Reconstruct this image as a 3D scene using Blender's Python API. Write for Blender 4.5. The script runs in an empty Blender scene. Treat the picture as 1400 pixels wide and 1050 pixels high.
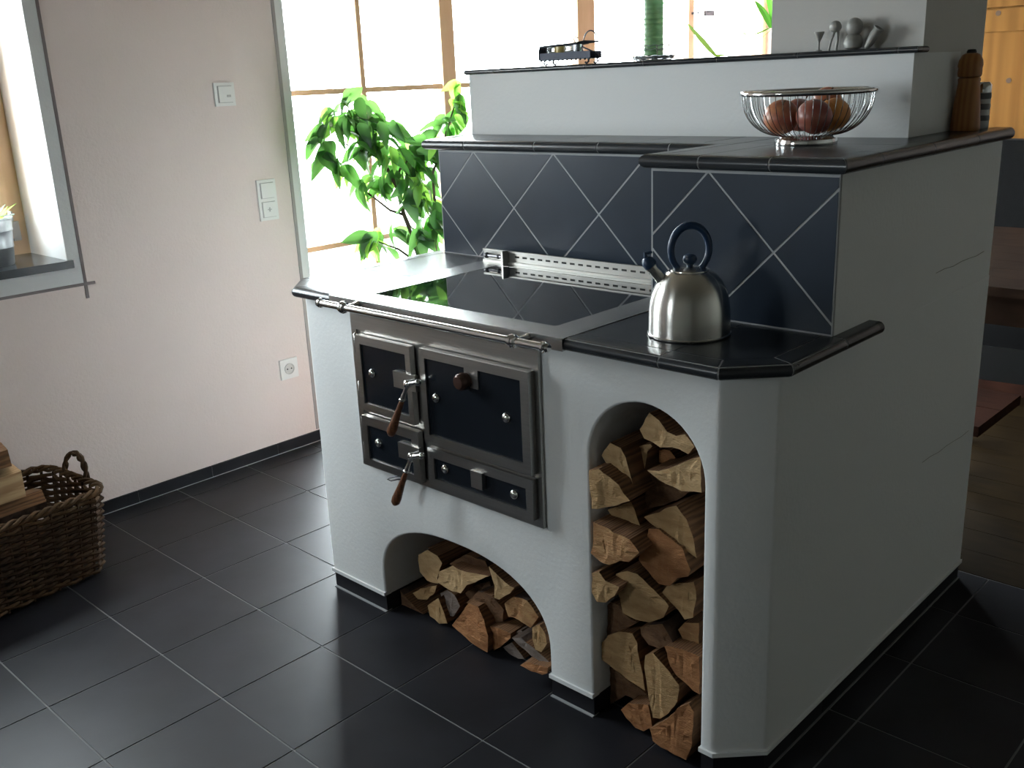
import bpy, bmesh, math, random
from mathutils import Vector, Matrix
R = random.Random(7)
S = bpy.context.scene
COL = S.collection

# ------------------------------------------------------------------ camera
cam_d = bpy.data.cameras.new('camera'); cam = bpy.data.objects.new('camera', cam_d); COL.objects.link(cam)
yaw, pitch, roll = 0.7682, -0.3004, -0.0440
F = Vector((-math.sin(yaw)*math.cos(pitch), math.cos(yaw)*math.cos(pitch), math.sin(pitch)))
R0 = Vector((math.cos(yaw), math.sin(yaw), 0)); U0 = R0.cross(F)
Rv = math.cos(roll)*R0 + math.sin(roll)*U0; Uv = -math.sin(roll)*R0 + math.cos(roll)*U0
M = Matrix((Rv, Uv, -F)).transposed().to_4x4(); M.translation = Vector((2.2070, -1.4987, 1.4088))
cam.matrix_world = M
cam_d.sensor_width = 36; cam_d.lens = 36*1346.94/1400; cam_d.clip_start = 0.05
S.camera = cam

# ------------------------------------------------------------------ light
W = bpy.data.worlds.new('overcast_sky'); S.world = W; W.use_nodes = True
bg = W.node_tree.nodes['Background']
bg.inputs[0].default_value = (0.85, 0.955, 1.0, 1); bg.inputs[1].default_value = 27.0
S.view_settings.view_transform = 'Standard'; S.view_settings.look = 'None'
S.view_settings.exposure = 0.36; S.view_settings.gamma = 1.0; S.view_settings.use_curve_mapping = False

def portal(name, loc, rot, sx, sy):
    d = bpy.data.lights.new(name, 'AREA'); d.shape = 'RECTANGLE'; d.size = sx; d.size_y = sy
    d.cycles.is_portal = True
    o = bpy.data.objects.new(name, d); o.location = loc; o.rotation_euler = rot; COL.objects.link(o); return o
WIN1 = (-1.22, -0.175, 0.9, 2.1)      # y0,y1,z0,z1 of the small left window
GLZ = (0.765, 4.55, 0.0, 2.3)          # terrace glazing
FW = (-0.70, 0.0, 1.1, 1.75)          # x0,x1,z0,z1 unseen window added behind the camera as fill light
YF, XR, YB, ZC, XW = -3.2, 3.9, 4.1, 2.5, -1.077
portal('portal_terrace', (-1.33, (GLZ[0]+GLZ[1])/2, (GLZ[2]+GLZ[3])/2), (0, -math.pi/2, 0), GLZ[3]-GLZ[2], GLZ[1]-GLZ[0])
portal('portal_left', (-1.49, (WIN1[0]+WIN1[1])/2, (WIN1[2]+WIN1[3])/2), (0, -math.pi/2, 0), WIN1[3]-WIN1[2], WIN1[1]-WIN1[0])
portal('portal_behind', ((FW[0]+FW[1])/2, YF-0.24, (FW[2]+FW[3])/2), (math.pi/2, 0, 0), FW[1]-FW[0], FW[3]-FW[2])

# ------------------------------------------------------------------ materials
MATS = {}
def mat(name, col, rough=0.5, metal=0.0, spec=0.5, var=0.0, vscale=8.0, bump=0.0, bscale=60.0, stretch=None, col2=None, coat=0.0, aniso=0.0):
    if name in MATS: return MATS[name]
    m = bpy.data.materials.new(name); m.use_nodes = True; nt = m.node_tree; b = nt.nodes['Principled BSDF']
    b.inputs['Base Color'].default_value = (*col, 1); b.inputs['Roughness'].default_value = rough
    b.inputs['Metallic'].default_value = metal; b.inputs['Specular IOR Level'].default_value = spec
    b.inputs['Coat Weight'].default_value = coat; b.inputs['Anisotropic'].default_value = aniso
    if var or bump or col2:
        tc = nt.nodes.new('ShaderNodeTexCoord'); mp = nt.nodes.new('ShaderNodeMapping')
        nt.links.new(tc.outputs['Object'], mp.inputs[0])
        if stretch: mp.inputs['Scale'].default_value = stretch
        if var or col2:
            n = nt.nodes.new('ShaderNodeTexNoise'); n.inputs['Scale'].default_value = vscale; n.inputs['Detail'].default_value = 5
            nt.links.new(mp.outputs[0], n.inputs['Vector'])
            r = nt.nodes.new('ShaderNodeValToRGB'); c2 = col2 or tuple(c*(1-var) for c in col); c1 = col if col2 else tuple(min(1, c*(1+var)) for c in col)
            r.color_ramp.elements[0].position = 0.32; r.color_ramp.elements[1].position = 0.68
            r.color_ramp.elements[0].color = (*c2, 1); r.color_ramp.elements[1].color = (*c1, 1)
            nt.links.new(n.outputs[0], r.inputs[0]); nt.links.new(r.outputs[0], b.inputs['Base Color'])
        if bump:
            n2 = nt.nodes.new('ShaderNodeTexNoise'); n2.inputs['Scale'].default_value = bscale; n2.inputs['Detail'].default_value = 4
            nt.links.new(mp.outputs[0], n2.inputs['Vector'])
            bp = nt.nodes.new('ShaderNodeBump'); bp.inputs['Strength'].default_value = bump; bp.inputs['Distance'].default_value = 0.004
            nt.links.new(n2.outputs[0], bp.inputs['Height']); nt.links.new(bp.outputs[0], b.inputs['Normal'])
    MATS[name] = m; return m
def wood(name, c1, c2, scale=(1, 1, 1), rough=0.6, wscale=12.0, dist=4.0, bump=0.15, spec=0.3):
    if name in MATS: return MATS[name]
    m = bpy.data.materials.new(name); m.use_nodes = True; nt = m.node_tree; b = nt.nodes['Principled BSDF']
    b.inputs['Roughness'].default_value = rough; b.inputs['Specular IOR Level'].default_value = spec
    tc = nt.nodes.new('ShaderNodeTexCoord'); mp = nt.nodes.new('ShaderNodeMapping'); mp.inputs['Scale'].default_value = scale
    oi = nt.nodes.new('ShaderNodeObjectInfo'); ad = nt.nodes.new('ShaderNodeVectorMath'); ad.operation = 'ADD'
    sc = nt.nodes.new('ShaderNodeVectorMath'); sc.operation = 'SCALE'; sc.inputs['Scale'].default_value = 7.0
    cb = nt.nodes.new('ShaderNodeCombineXYZ'); 
    for k in range(3): nt.links.new(oi.outputs['Random'], cb.inputs[k])
    nt.links.new(cb.outputs[0], sc.inputs[0]); nt.links.new(tc.outputs['Object'], ad.inputs[0]); nt.links.new(sc.outputs[0], ad.inputs[1])
    nt.links.new(ad.outputs[0], mp.inputs[0])
    w = nt.nodes.new('ShaderNodeTexWave'); w.inputs['Scale'].default_value = wscale; w.inputs['Distortion'].default_value = dist
    w.inputs['Detail'].default_value = 3; w.inputs['Detail Scale'].default_value = 1.5
    n = nt.nodes.new('ShaderNodeTexNoise'); n.inputs['Scale'].default_value = 9; n.inputs['Detail'].default_value = 4
    nt.links.new(mp.outputs[0], w.inputs['Vector']); nt.links.new(mp.outputs[0], n.inputs['Vector'])
    mx = nt.nodes.new('ShaderNodeMath'); mx.operation = 'MULTIPLY_ADD'; mx.inputs[1].default_value = 0.45
    ml = nt.nodes.new('ShaderNodeMath'); ml.operation = 'MULTIPLY'; ml.inputs[1].default_value = 0.55
    nt.links.new(n.outputs[0], ml.inputs[0]); nt.links.new(w.outputs['Fac'], mx.inputs[0]); nt.links.new(ml.outputs[0], mx.inputs[2])
    r = nt.nodes.new('ShaderNodeValToRGB'); r.color_ramp.elements[0].position = 0.15; r.color_ramp.elements[1].position = 0.7
    r.color_ramp.elements[0].color = (*c2, 1); r.color_ramp.elements[1].color = (*c1, 1)
    nt.links.new(mx.outputs[0], r.inputs[0]); nt.links.new(r.outputs[0], b.inputs['Base Color'])
    bp = nt.nodes.new('ShaderNodeBump'); bp.inputs['Strength'].default_value = bump; bp.inputs['Distance'].default_value = 0.003
    nt.links.new(mx.outputs[0], bp.inputs['Height']); nt.links.new(bp.outputs[0], b.inputs['Normal'])
    MATS[name] = m; return m
def glass_mat(name, tint=(1, 1, 1), refl=0.08, rough=0.02):
    m = bpy.data.materials.new(name); m.use_nodes = True; nt = m.node_tree; nt.nodes.clear()
    t = nt.nodes.new('ShaderNodeBsdfTransparent'); t.inputs[0].default_value = (*tint, 1)
    g = nt.nodes.new('ShaderNodeBsdfGlossy'); g.inputs['Roughness'].default_value = rough
    lw = nt.nodes.new('ShaderNodeLayerWeight'); p5 = nt.nodes.new('ShaderNodeMath'); p5.operation = 'POWER'; p5.inputs[1].default_value = 5
    f = nt.nodes.new('ShaderNodeMath'); f.operation = 'MULTIPLY_ADD'; f.inputs[1].default_value = 0.9; f.inputs[2].default_value = 0.04
    nt.links.new(lw.outputs['Facing'], p5.inputs[0]); nt.links.new(p5.outputs[0], f.inputs[0])
    x = nt.nodes.new('ShaderNodeMixShader'); o = nt.nodes.new('ShaderNodeOutputMaterial')
    nt.links.new(f.outputs[0], x.inputs[0]); nt.links.new(t.outputs[0], x.inputs[1]); nt.links.new(g.outputs[0], x.inputs[2]); nt.links.new(x.outputs[0], o.inputs[0])
    MATS[name] = m; return m
def leaf_mat(name, col, tcol, trans=0.5):
    m = bpy.data.materials.new(name); m.use_nodes = True; nt = m.node_tree; nt.nodes.clear()
    d = nt.nodes.new('ShaderNodeBsdfPrincipled'); d.inputs['Base Color'].default_value = (*col, 1); d.inputs['Roughness'].default_value = 0.32
    t = nt.nodes.new('ShaderNodeBsdfTranslucent'); t.inputs[0].default_value = (*tcol, 1)
    oi = nt.nodes.new('ShaderNodeObjectInfo'); mr = nt.nodes.new('ShaderNodeHueSaturation'); mr.inputs['Color'].default_value = (*tcol, 1)
    mth = nt.nodes.new('ShaderNodeMath'); mth.operation = 'MULTIPLY_ADD'; mth.inputs[1].default_value = 0.9; mth.inputs[2].default_value = 0.45
    nt.links.new(oi.outputs['Random'], mth.inputs[0]); nt.links.new(mth.outputs[0], mr.inputs['Value']); nt.links.new(mr.outputs[0], t.inputs[0])
    x = nt.nodes.new('ShaderNodeMixShader'); x.inputs[0].default_value = trans; o = nt.nodes.new('ShaderNodeOutputMaterial')
    nt.links.new(d.outputs[0], x.inputs[1]); nt.links.new(t.outputs[0], x.inputs[2]); nt.links.new(x.outputs[0], o.inputs[0])
    MATS[name] = m; return m

plaster = mat('white_plaster', (0.74, 0.755, 0.76), 0.85, spec=0.2, bump=0.25, bscale=90)
wallpaint = mat('beige_wall_paint', (0.775, 0.66, 0.625), 0.9, spec=0.15, bump=0.35, bscale=110, var=0.02, vscale=3)
whitepaint = mat('white_paint', (0.80, 0.80, 0.80), 0.8, spec=0.2, bump=0.2, bscale=90)
greyband = mat('pale_grey_border_paint', (0.66, 0.66, 0.66), 0.85, spec=0.2, bump=0.2, bscale=110)
niche_d = mat('dark_brown_niche_back', (0.05, 0.04, 0.035), 0.9, bump=.3)
darkline = mat('dark_border_line', (0.20, 0.165, 0.165), 0.8)
ceil_m = mat('ceiling_paint', (0.24, 0.215, 0.175), 0.9, bump=0.1)
anth = mat('anthracite_tile', (0.0165, 0.0165, 0.0205), 0.42, spec=0.22, var=0.25, vscale=5, bump=0.06, bscale=25)
anth_g = mat('anthracite_glazed_tile', (0.013, 0.022, 0.037), 0.38, spec=0.26, var=0.15, vscale=6, bump=0.03, bscale=18)
slabt = mat('anthracite_slab_tile', (0.022, 0.025, 0.029), 0.27, spec=0.5, var=0.2, vscale=9, bump=0.05, bscale=30)
grout = mat('grey_grout', (0.34, 0.35, 0.36), 0.9, bump=0.2, bscale=200)
groutd = mat('dark_grey_grout', (0.20, 0.20, 0.20), 0.9, bump=0.2, bscale=200)
steel = mat('brushed_steel', (0.52, 0.51, 0.49), 0.30, 1.0, var=0.06, vscale=30, stretch=(0.3, 8, 8), bump=0.03, bscale=120)
steel_top = mat('brushed_hob_steel', (0.55, 0.55, 0.54), 0.27, 1.0)
chrome = mat('polished_chrome', (0.75, 0.75, 0.75), 0.10, 1.0)
black_en = mat('black_enamel', (0.010, 0.013, 0.018), 0.16, spec=0.5)
black_gl = mat('black_ceramic_glass', (0.006, 0.007, 0.009), 0.03, spec=0.5)
dark_in = mat('near_black', (0.02, 0.02, 0.02), 0.8)  # near-black; on slots and pin holes it paints the shade inside
niche_m = mat('niche_plaster', (0.74, 0.755, 0.76), 0.9)
grip = wood('dark_turned_wood', (0.16, 0.065, 0.03), (0.07, 0.028, 0.015), (3, 3, 20), 0.35)
pine = wood('pine_frame', (0.80, 0.56, 0.36), (0.70, 0.45, 0.26), (2, 2, 0.4), 0.55, 10, 2)
pine_o = wood('varnished_pine', (0.23, 0.105, 0.022), (0.17, 0.072, 0.014), (2.2, 2.2, 0.2), 0.6, 2.2, 7, .1, .12)
mat('symbol_grey', (.45, .43, .42), .5)
kitw = mat('kitchen_wall_paint', (0.32, 0.32, 0.29), 0.9)
cupb = mat('kitchen_wall_wood', (0.14, 0.135, 0.115), 0.6)

# ------------------------------------------------------------------ helpers
def link(name, me, parent=None, mats=(), smooth=False):
    for m in mats: me.materials.append(m)
    if smooth:
        me.polygons.foreach_set('use_smooth', [True]*len(me.polygons))
        if smooth != 1: me.set_sharp_from_angle(angle=math.radians(smooth))
    o = bpy.data.objects.new(name, me); COL.objects.link(o)
    if parent: o.parent = parent
    return o
def finish(bm, name, m, parent=None, smooth=40, bevel=0, seg=2):
    if bevel:
        es = [e for e in bm.edges if len(e.link_faces) == 2 and e.calc_face_angle(0) > 0.6]
        bmesh.ops.bevel(bm, geom=es, offset=bevel, segments=seg, profile=0.5, affect='EDGES', clamp_overlap=True)
    bmesh.ops.recalc_face_normals(bm, faces=bm.faces)
    me = bpy.data.meshes.new(name); bm.to_mesh(me); bm.free()
    ms = m if isinstance(m, (list, tuple)) else [m]
    return link(name, me, parent, ms, smooth)
def box(bm, x0, x1, y0, y1, z0, z1, mi=0):
    v = [bm.verts.new((x, y, z)) for x in (x0, x1) for y in (y0, y1) for z in (z0, z1)]
    for f in ((0,1,3,2), (4,6,7,5), (0,4,5,1), (2,3,7,6), (0,2,6,4), (1,5,7,3)):
        bm.faces.new([v[i] for i in f]).material_index = mi
def boxo(name, b, m, parent=None, bevel=0, seg=1):
    bm = bmesh.new(); box(bm, *b); return finish(bm, name, m, parent, 40, bevel, seg)
def prism(bm, pts, z0, z1):                    # polygon in xy, extruded in z
    a = [bm.verts.new((x, y, z0)) for x, y in pts]; b = [bm.verts.new((x, y, z1)) for x, y in pts]
    n = len(pts); bm.faces.new(a[::-1]); bm.faces.new(b)
    for i in range(n): bm.faces.new((a[i], a[(i+1) % n], b[(i+1) % n], b[i]))
def prism_y(bm, pts, y0, y1):                  # polygon in xz, extruded in y
    a = [bm.verts.new((x, y0, z)) for x, z in pts]; b = [bm.verts.new((x, y1, z)) for x, z in pts]
    n = len(pts); bm.faces.new(a); bm.faces.new(b[::-1])
    for i in range(n): bm.faces.new((a[i], b[i], b[(i+1) % n], a[(i+1) % n]))
def lathe(bm, prof, seg=32, c=(0, 0, 0), mi=0, axis=None):
    rings = []
    q = Vector((0, 0, 1)).rotation_difference(Vector(axis).normalized()) if axis else None
    def P(r, z, k):
        v = Vector((r*math.cos(2*math.pi*k/seg), r*math.sin(2*math.pi*k/seg), z))
        if q: v = q @ v
        return v + Vector(c)
    for r, z in prof:
        rings.append([bm.verts.new(P(0, z, 0))] if r < 1e-6 else [bm.verts.new(P(r, z, k)) for k in range(seg)])
    for A, B in zip(rings, rings[1:]):
        for k in range(seg):
            j = (k+1) % seg
            if len(A) == 1 and len(B) == 1: continue
            if len(A) == 1: f = (A[0], B[k], B[j])
            elif len(B) == 1: f = (A[k], A[j], B[0])
            else: f = (A[k], A[j], B[j], B[k])
            bm.faces.new(f).material_index = mi
    if len(rings[0]) > 1: bm.faces.new(rings[0][::-1]).material_index = mi
    if len(rings[-1]) > 1: bm.faces.new(rings[-1]).material_index = mi
def latheo(name, prof, m, parent=None, seg=32, c=(0, 0, 0), axis=None):
    bm = bmesh.new(); lathe(bm, prof, seg, c, 0, axis); return finish(bm, name, m, parent, 40)
def tube(bm, pts, r, seg=8, closed=False, mi=0):
    pts = [Vector(p) for p in pts]; n = len(pts); rings = []; up = None
    for i, p in enumerate(pts):
        if closed: t = pts[(i+1) % n]-pts[i-1]
        else: t = pts[min(i+1, n-1)]-pts[max(i-1, 0)]
        t.normalize()
        if up is None: up = t.orthogonal().normalized()
        up = (up - t*up.dot(t)); up = up.normalized() if up.length > 1e-6 else t.orthogonal().normalized()
        w = t.cross(up); rr = r[i] if isinstance(r, (list, tuple)) else r
        rings.append([bm.verts.new(p+rr*(math.cos(2*math.pi*k/seg)*up+math.sin(2*math.pi*k/seg)*w)) for k in range(seg)])
    for i in range(n if closed else n-1):
        A, B = rings[i], rings[(i+1) % n]
        off = 0
        if closed and i == n-1:
            off = min(range(seg), key=lambda s: (A[0].co-B[s].co).length)
        for k in range(seg): bm.faces.new((A[k], A[(k+1) % seg], B[(k+1+off) % seg], B[(k+off) % seg])).material_index = mi
    if not closed:
        bm.faces.new(rings[0][::-1]).material_index = mi; bm.faces.new(rings[-1]).material_index = mi
def tubeo(name, pts, r, m, parent=None, seg=8, closed=False):
    bm = bmesh.new(); tube(bm, pts, r, seg, closed); return finish(bm, name, m, parent, 40)
def sphere(bm, c, r, sx=1, sy=1, sz=1, u=14, v=10, mi=0):
    lathe_pts = [(math.sin(math.pi*i/v)*r, -math.cos(math.pi*i/v)*r) for i in range(v+1)]
    lathe_pts[0] = (0, -r); lathe_pts[-1] = (0, r)
    n0 = len(bm.verts); lathe(bm, lathe_pts, u, (0, 0, 0), mi); bm.verts.ensure_lookup_table()
    for w in bm.verts[n0:]: w.co = Vector((w.co.x*sx+c[0], w.co.y*sy+c[1], w.co.z*sz+c[2]))
def empty(name, loc, rz=0):
    o = bpy.data.objects.new(name, None); COL.objects.link(o); o.location = loc; o.rotation_euler.z = rz; o.empty_display_size = 0.05; return o
def tag(o, label, cat, group=None):
    o['label'] = label; o['category'] = cat
    if group: o['group'] = group
    return o
def struct(o): o['kind'] = 'structure'; return o
def off(o, parent):                            # geometry written in world coordinates under a parent that stands elsewhere
    o.parent = parent; o.location = Vector(o.location)-parent.location; return o
def clip(poly, n, d):                          # keep dot(p,n) <= d
    out = []
    for i in range(len(poly)):
        a, b = poly[i], poly[(i+1) % len(poly)]
        da, db = a[0]*n[0]+a[1]*n[1]-d, b[0]*n[0]+b[1]*n[1]-d
        if da <= 0: out.append(a)
        if da*db < 0:
            t = da/(da-db); out.append((a[0]+t*(b[0]-a[0]), a[1]+t*(b[1]-a[1])))
    return out
def area(p): return 0.5*sum(p[i][0]*p[(i+1) % len(p)][1]-p[(i+1) % len(p)][0]*p[i][1] for i in range(len(p)))
def inset(poly, g):                            # shrink a convex counter-clockwise polygon by g
    if area(poly) < 0: poly = poly[::-1]
    out = list(poly)
    for i in range(len(poly)):
        a, b = poly[i], poly[(i+1) % len(poly)]; dx, dy = b[0]-a[0], b[1]-a[1]; L = math.hypot(dx, dy)
        if L < 1e-6: continue
        n = (dy/L, -dx/L); out = clip(out, n, a[0]*n[0]+a[1]*n[1]-g)
        if len(out) < 3: return []
    return out
def lattice(poly, dirs, pitch, org, g, minarea=2e-4):   # cut a convex polygon into the cells of a two-direction lattice
    cells = [poly]
    for k, d in enumerate(dirs):
        o = org[0]*d[0]+org[1]*d[1]; vals = [p[0]*d[0]+p[1]*d[1]-o for p in poly]; new = []
        for c in cells:
            for i in range(math.floor(min(vals)/pitch[k]), math.ceil(max(vals)/pitch[k])+1):
                q = clip(clip(c, d, o+(i+1)*pitch[k]), (-d[0], -d[1]), -(o+i*pitch[k]))
                if len(q) >= 3 and abs(area(q)) > minarea: new.append(q)
        cells = new
    res = [inset(c, g) for c in cells]
    return [c for c in res if len(c) >= 3 and abs(area(c)) > minarea]
def miter_path(path, ds):                      # offset outward (right-hand side of travel) by ds at every vertex
    out = []
    n = len(path)
    for i in range(n):
        ns = []
        if i > 0: d = Vector(path[i])-Vector(path[i-1]); d.normalize(); ns.append(Vector((d.y, -d.x)))
        if i < n-1: d = Vector(path[i+1])-Vector(path[i]); d.normalize(); ns.append(Vector((d.y, -d.x)))
        m = ns[0] if len(ns) == 1 else (ns[0]+ns[1])/(1+ns[0].dot(ns[1]))
        out.append(m)
    return out
def nosing(path, joints, ztop, h, w, parent, name='nosing_tile', g=0.002, m=None, endcap=False):
    """rounded edge tiles along a polyline; path = the outermost line, body to the left of travel"""
    ms = miter_path(path, 1); r = h/2; prof = []
    for k in range(9):
        a = math.pi/2-math.pi*k/8; prof.append((r*math.cos(a)-r, ztop-r+r*math.sin(a)))
    prof = [(-w, ztop)] + prof + [(-w, ztop-h)]
    res = []
    bm = bmesh.new(); n = len(path); core = [(u-.0012, z-.0008 if z > ztop-h/2 else z+.0008) for u, z in prof]; k = len(core); rows = []
    for i in range(n):
        P = Vector(path[i])
        if i == 0: P = P+(Vector(path[1])-P).normalized()*.002
        if i == n-1: P = P+(Vector(path[-2])-P).normalized()*.002
        rows.append([bm.verts.new((P.x+ms[i].x*u, P.y+ms[i].y*u, z)) for u, z in core])
    bm.faces.new(rows[0]); bm.faces.new(rows[-1][::-1])
    for A, B in zip(rows, rows[1:]):
        for q in range(k): bm.faces.new((A[q], B[q], B[(q+1) % k], A[(q+1) % k]))
    res.append(finish(bm, 'joint_filler', grout, parent, 50))
    for i in range(len(path)-1):
        a, b = Vector(path[i]), Vector(path[i+1]); L = (b-a).length; d = (b-a)/L; nrm = Vector((d.y, -d.x))
        cuts = [0]+[t for t in joints.get(i, [])]+[L]
        for j in range(len(cuts)-1):
            s0, s1 = cuts[j]+g, cuts[j+1]-g
            if j == 0 and i == 0: s0 = 0
            if j == len(cuts)-2 and i == len(path)-2: s1 = L
            ma = ms[i] if j == 0 else nrm; mb = ms[i+1] if j == len(cuts)-2 else nrm
            bm = bmesh.new(); A = []; B = []
            for u, z in prof:
                pa = a+d*s0+ma*u; pb = a+d*s1+mb*u
                A.append(bm.verts.new((pa.x, pa.y, z))); B.append(bm.verts.new((pb.x, pb.y, z)))
            k = len(prof); bm.faces.new(A); bm.faces.new(B[::-1])
            for q in range(k): bm.faces.new((A[q], B[q], B[(q+1) % k], A[(q+1) % k]))
            res.append(finish(bm, name, m or slabt, parent, 50))
    return res
def frame_xz(bm, x0, x1, z0, z1, wl, y0, y1, wr=None, wt=None, wb=None):   # picture-frame ring in the xz plane
    wr = wl if wr is None else wr; wt = wl if wt is None else wt; wb = wl if wb is None else wb
    o = [(x0, z0), (x1, z0), (x1, z1), (x0, z1)]; i = [(x0+wl, z0+wb), (x1-wr, z0+wb), (x1-wr, z1-wt), (x0+wl, z1-wt)]
    vs = {}
    for nm, P in (('o', o), ('i', i)):
        for k, (x, z) in enumerate(P):
            for y in (0, 1): vs[nm, k, y] = bm.verts.new((x, (y0, y1)[y], z))
    for k in range(4):
        j = (k+1) % 4
        bm.faces.new((vs['o', k, 0], vs['o', j, 0], vs['i', j, 0], vs['i', k, 0]))
        bm.faces.new((vs['o', k, 1], vs['i', k, 1], vs['i', j, 1], vs['o', j, 1]))
        bm.faces.new((vs['o', k, 0], vs['o', k, 1], vs['o', j, 1], vs['o', j, 0]))
        bm.faces.new((vs['i', k, 0], vs['i', j, 0], vs['i', j, 1], vs['i', k, 1]))

# ================================================================== the room
YW = 1.205                                     # tiles end, boards begin
# floor: grout bed with tiles and boards
fl = struct(boxo('floor', (-1.4, XR, YF, 4.7, -0.06, -0.0018), groutd))
tx0, tdx, ty0, tdy = -0.3617, 0.2993, -0.8175, 0.2965
tile_me = None; n = 0
for i in range(-3, 12):
    for j in range(-7, 8):
        x0, x1 = tx0+i*tdx, tx0+(i+1)*tdx; y0, y1 = ty0+j*tdy, ty0+(j+1)*tdy
        x0 = max(x0, XW); y1 = min(y1, YW)
        if y1-y0 < 0.02 or y0 < -2.4 or x0 > 2.5 or x1-x0 < .02: continue
        boxo('tile', (x0+.0025, x1-.0025, y0+.0025, y1-.0025, -0.006, 0.0), anth, fl, 0.0015)
struct(boxo('floor_margin', (2.935, XR, -3.2, YW, -0.005, 0.0), anth)); struct(boxo('floor_margin', (XW, 2.935, -3.2, -2.65, -0.005, 0.0), anth))
board = wood('oiled_floor_board', (0.019, 0.0115, 0.0045), (0.012, 0.007, 0.003), (0.5, 7, 7), 0.6, 3, 3, .10, .05)
for k in range(24):
    y0 = YW+.004+k*.145
    for x0, x1 in ((XW+.01, 0.9), (0.9, XR)) if k % 2 else ((XW+.01, 1.9), (1.9, XR)):
        boxo('floor_board', (x0+.001, x1-.001, y0+.001, y0+.144, -0.006, 0.0), board, fl, 0.0012)
# left wall with its two openings
bm = bmesh.new()
def wall_l(y0, y1, z0, z1): box(bm, -1.5, XW, y0, y1, z0, z1)
wall_l(YF, WIN1[0], 0, ZC); wall_l(WIN1[1], GLZ[0], 0, ZC); wall_l(WIN1[0], WIN1[1], 0, WIN1[2]-.026); wall_l(WIN1[0], WIN1[1], WIN1[3], ZC)
wall_l(GLZ[0], GLZ[1], GLZ[3], ZC); wall_l(GLZ[1], 4.7, 0, ZC)
wl = struct(finish(bm, 'wall_left', wallpaint))
bm = bmesh.new(); box(bm, -.3, XR, YB, YB+.8, 0, ZC); box(bm, -1.5, -.3, 4.7, YB+.8, 0, ZC); struct(finish(bm, 'wall_back', wallpaint)); struct(boxo('wall_right', (XR, XR+.2, YF, YB, 0, ZC), cupb))
bm = bmesh.new()
box(bm, -1.5, FW[0], YF-.3, YF, 0, ZC); box(bm, FW[1], XR, YF-.3, YF, 0, ZC); box(bm, FW[0], FW[1], YF-.3, YF, 0, FW[2]); box(bm, FW[0], FW[1], YF-.3, YF, FW[3], ZC)
struct(finish(bm, 'wall_front', kitw))
struct(boxo('ceiling', (-1.5, XR, YF, 4.7, ZC, ZC+.2), ceil_m))
# pale painted borders and the dark lines round the openings
e = .0015
bm = bmesh.new(); box(bm, XW, XW+e, WIN1[1], -.131, WIN1[2]-.026-.06, WIN1[3]+.05); box(bm, XW, XW+e, WIN1[0]-.05, WIN1[1], WIN1[2]-.026-.062, WIN1[2]-.027)
struct(finish(bm, 'trim_1', greyband))
struct(boxo('trim_2', (XW, XW+.003, -.1355, -.1255, .765, WIN1[3]+.08), darkline)); struct(boxo('trim_3', (XW, XW+.0034, WIN1[0]-.1, -.098, .809, .818), darkline))
struct(boxo('trim_4', (XW, XW+e, .729, GLZ[0], .05, GLZ[3]), whitepaint)); struct(boxo('trim_5', (XW, XW+.003, .716, .729, .05, GLZ[3]), mat('grey_line', (.36, .33, .32), .8)))
# white plastered reveals (thin skins in the openings)
bm = bmesh.new(); box(bm, -1.37, XW, WIN1[1]-.002, WIN1[1]+.001, WIN1[2], WIN1[3]); box(bm, -1.37, XW, WIN1[0]-.001, WIN1[0]+.002, WIN1[2], WIN1[3]); box(bm, -1.37, XW, WIN1[0], WIN1[1], WIN1[3]-.002, WIN1[3]+.001)
struct(finish(bm, 'trim_6', whitepaint))
# baseboards of cut tile
bb = struct(boxo('baseboard_left', (XW, XW+.008, YF, GLZ[0], 0, .040), groutd))
for j in range(-7, 6):
    y0, y1 = ty0+j*tdy+.15, ty0+(j+1)*tdy+.15
    y1 = min(y1, GLZ[0])
    if y1 > y0+.02: boxo('baseboard_tile', (XW+.004, XW+.012, y0+.0015, y1-.0015, .003, .046), anth, bb, .0015)
struct(boxo('trim_7', (XW, XW+.012, YF, GLZ[0], -.003, .003), grout))

# window_1: the small left window
pane_m = glass_mat('window_glass'); dummy = 0
bm = bmesh.new(); x0, x1 = -1.44, -1.37
y0, y1, z0, z1 = WIN1
box(bm, x0, x1, y0, y0+.075, z0, z1); box(bm, x0, x1, y1-.075, y1, z0, z1); box(bm, x0, x1, y0+.075, y1-.075, z0, z0+.075); box(bm, x0, x1, y0+.075, y1-.075, z1-.075, z1)
w1 = struct(finish(bm, 'window_1', pine, None, 40, .004))
bm = bmesh.new(); ym = (y0+y1)/2
for a, b in ((y0+.06, ym), (ym, y1-.06)):
    box(bm, x0+.02, x1+.03, a, a+.06, z0+.06, z1-.06); box(bm, x0+.02, x1+.03, b-.06, b, z0+.06, z1-.06); box(bm, x0+.02, x1+.03, a+.06, b-.06, z0+.06, z0+.13); box(bm, x0+.02, x1+.03, a+.06, b-.06, z1-.12, z1-.06)
finish(bm, 'sash', pine, w1, 40, .004)
for a, b in ((y0+.12, ym-.06), (ym+.06, y1-.12)): boxo('pane', (-1.41, -1.402, a, b, z0+.13, z1-.12), pane_m, w1)
boxo('hinge', (-1.372, -1.352, y1-.055, y1-.03, z0+.05, z0+.115), mat('grey_hinge_cover', (.45, .43, .42), .4), w1, .004)
boxo('window_sill', (-1.42, XW+.017, y0, y1+.012, .874, .9), mat('slate_sill', (.03, .034, .04), .2, var=.3, vscale=12), w1, .003)
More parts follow.
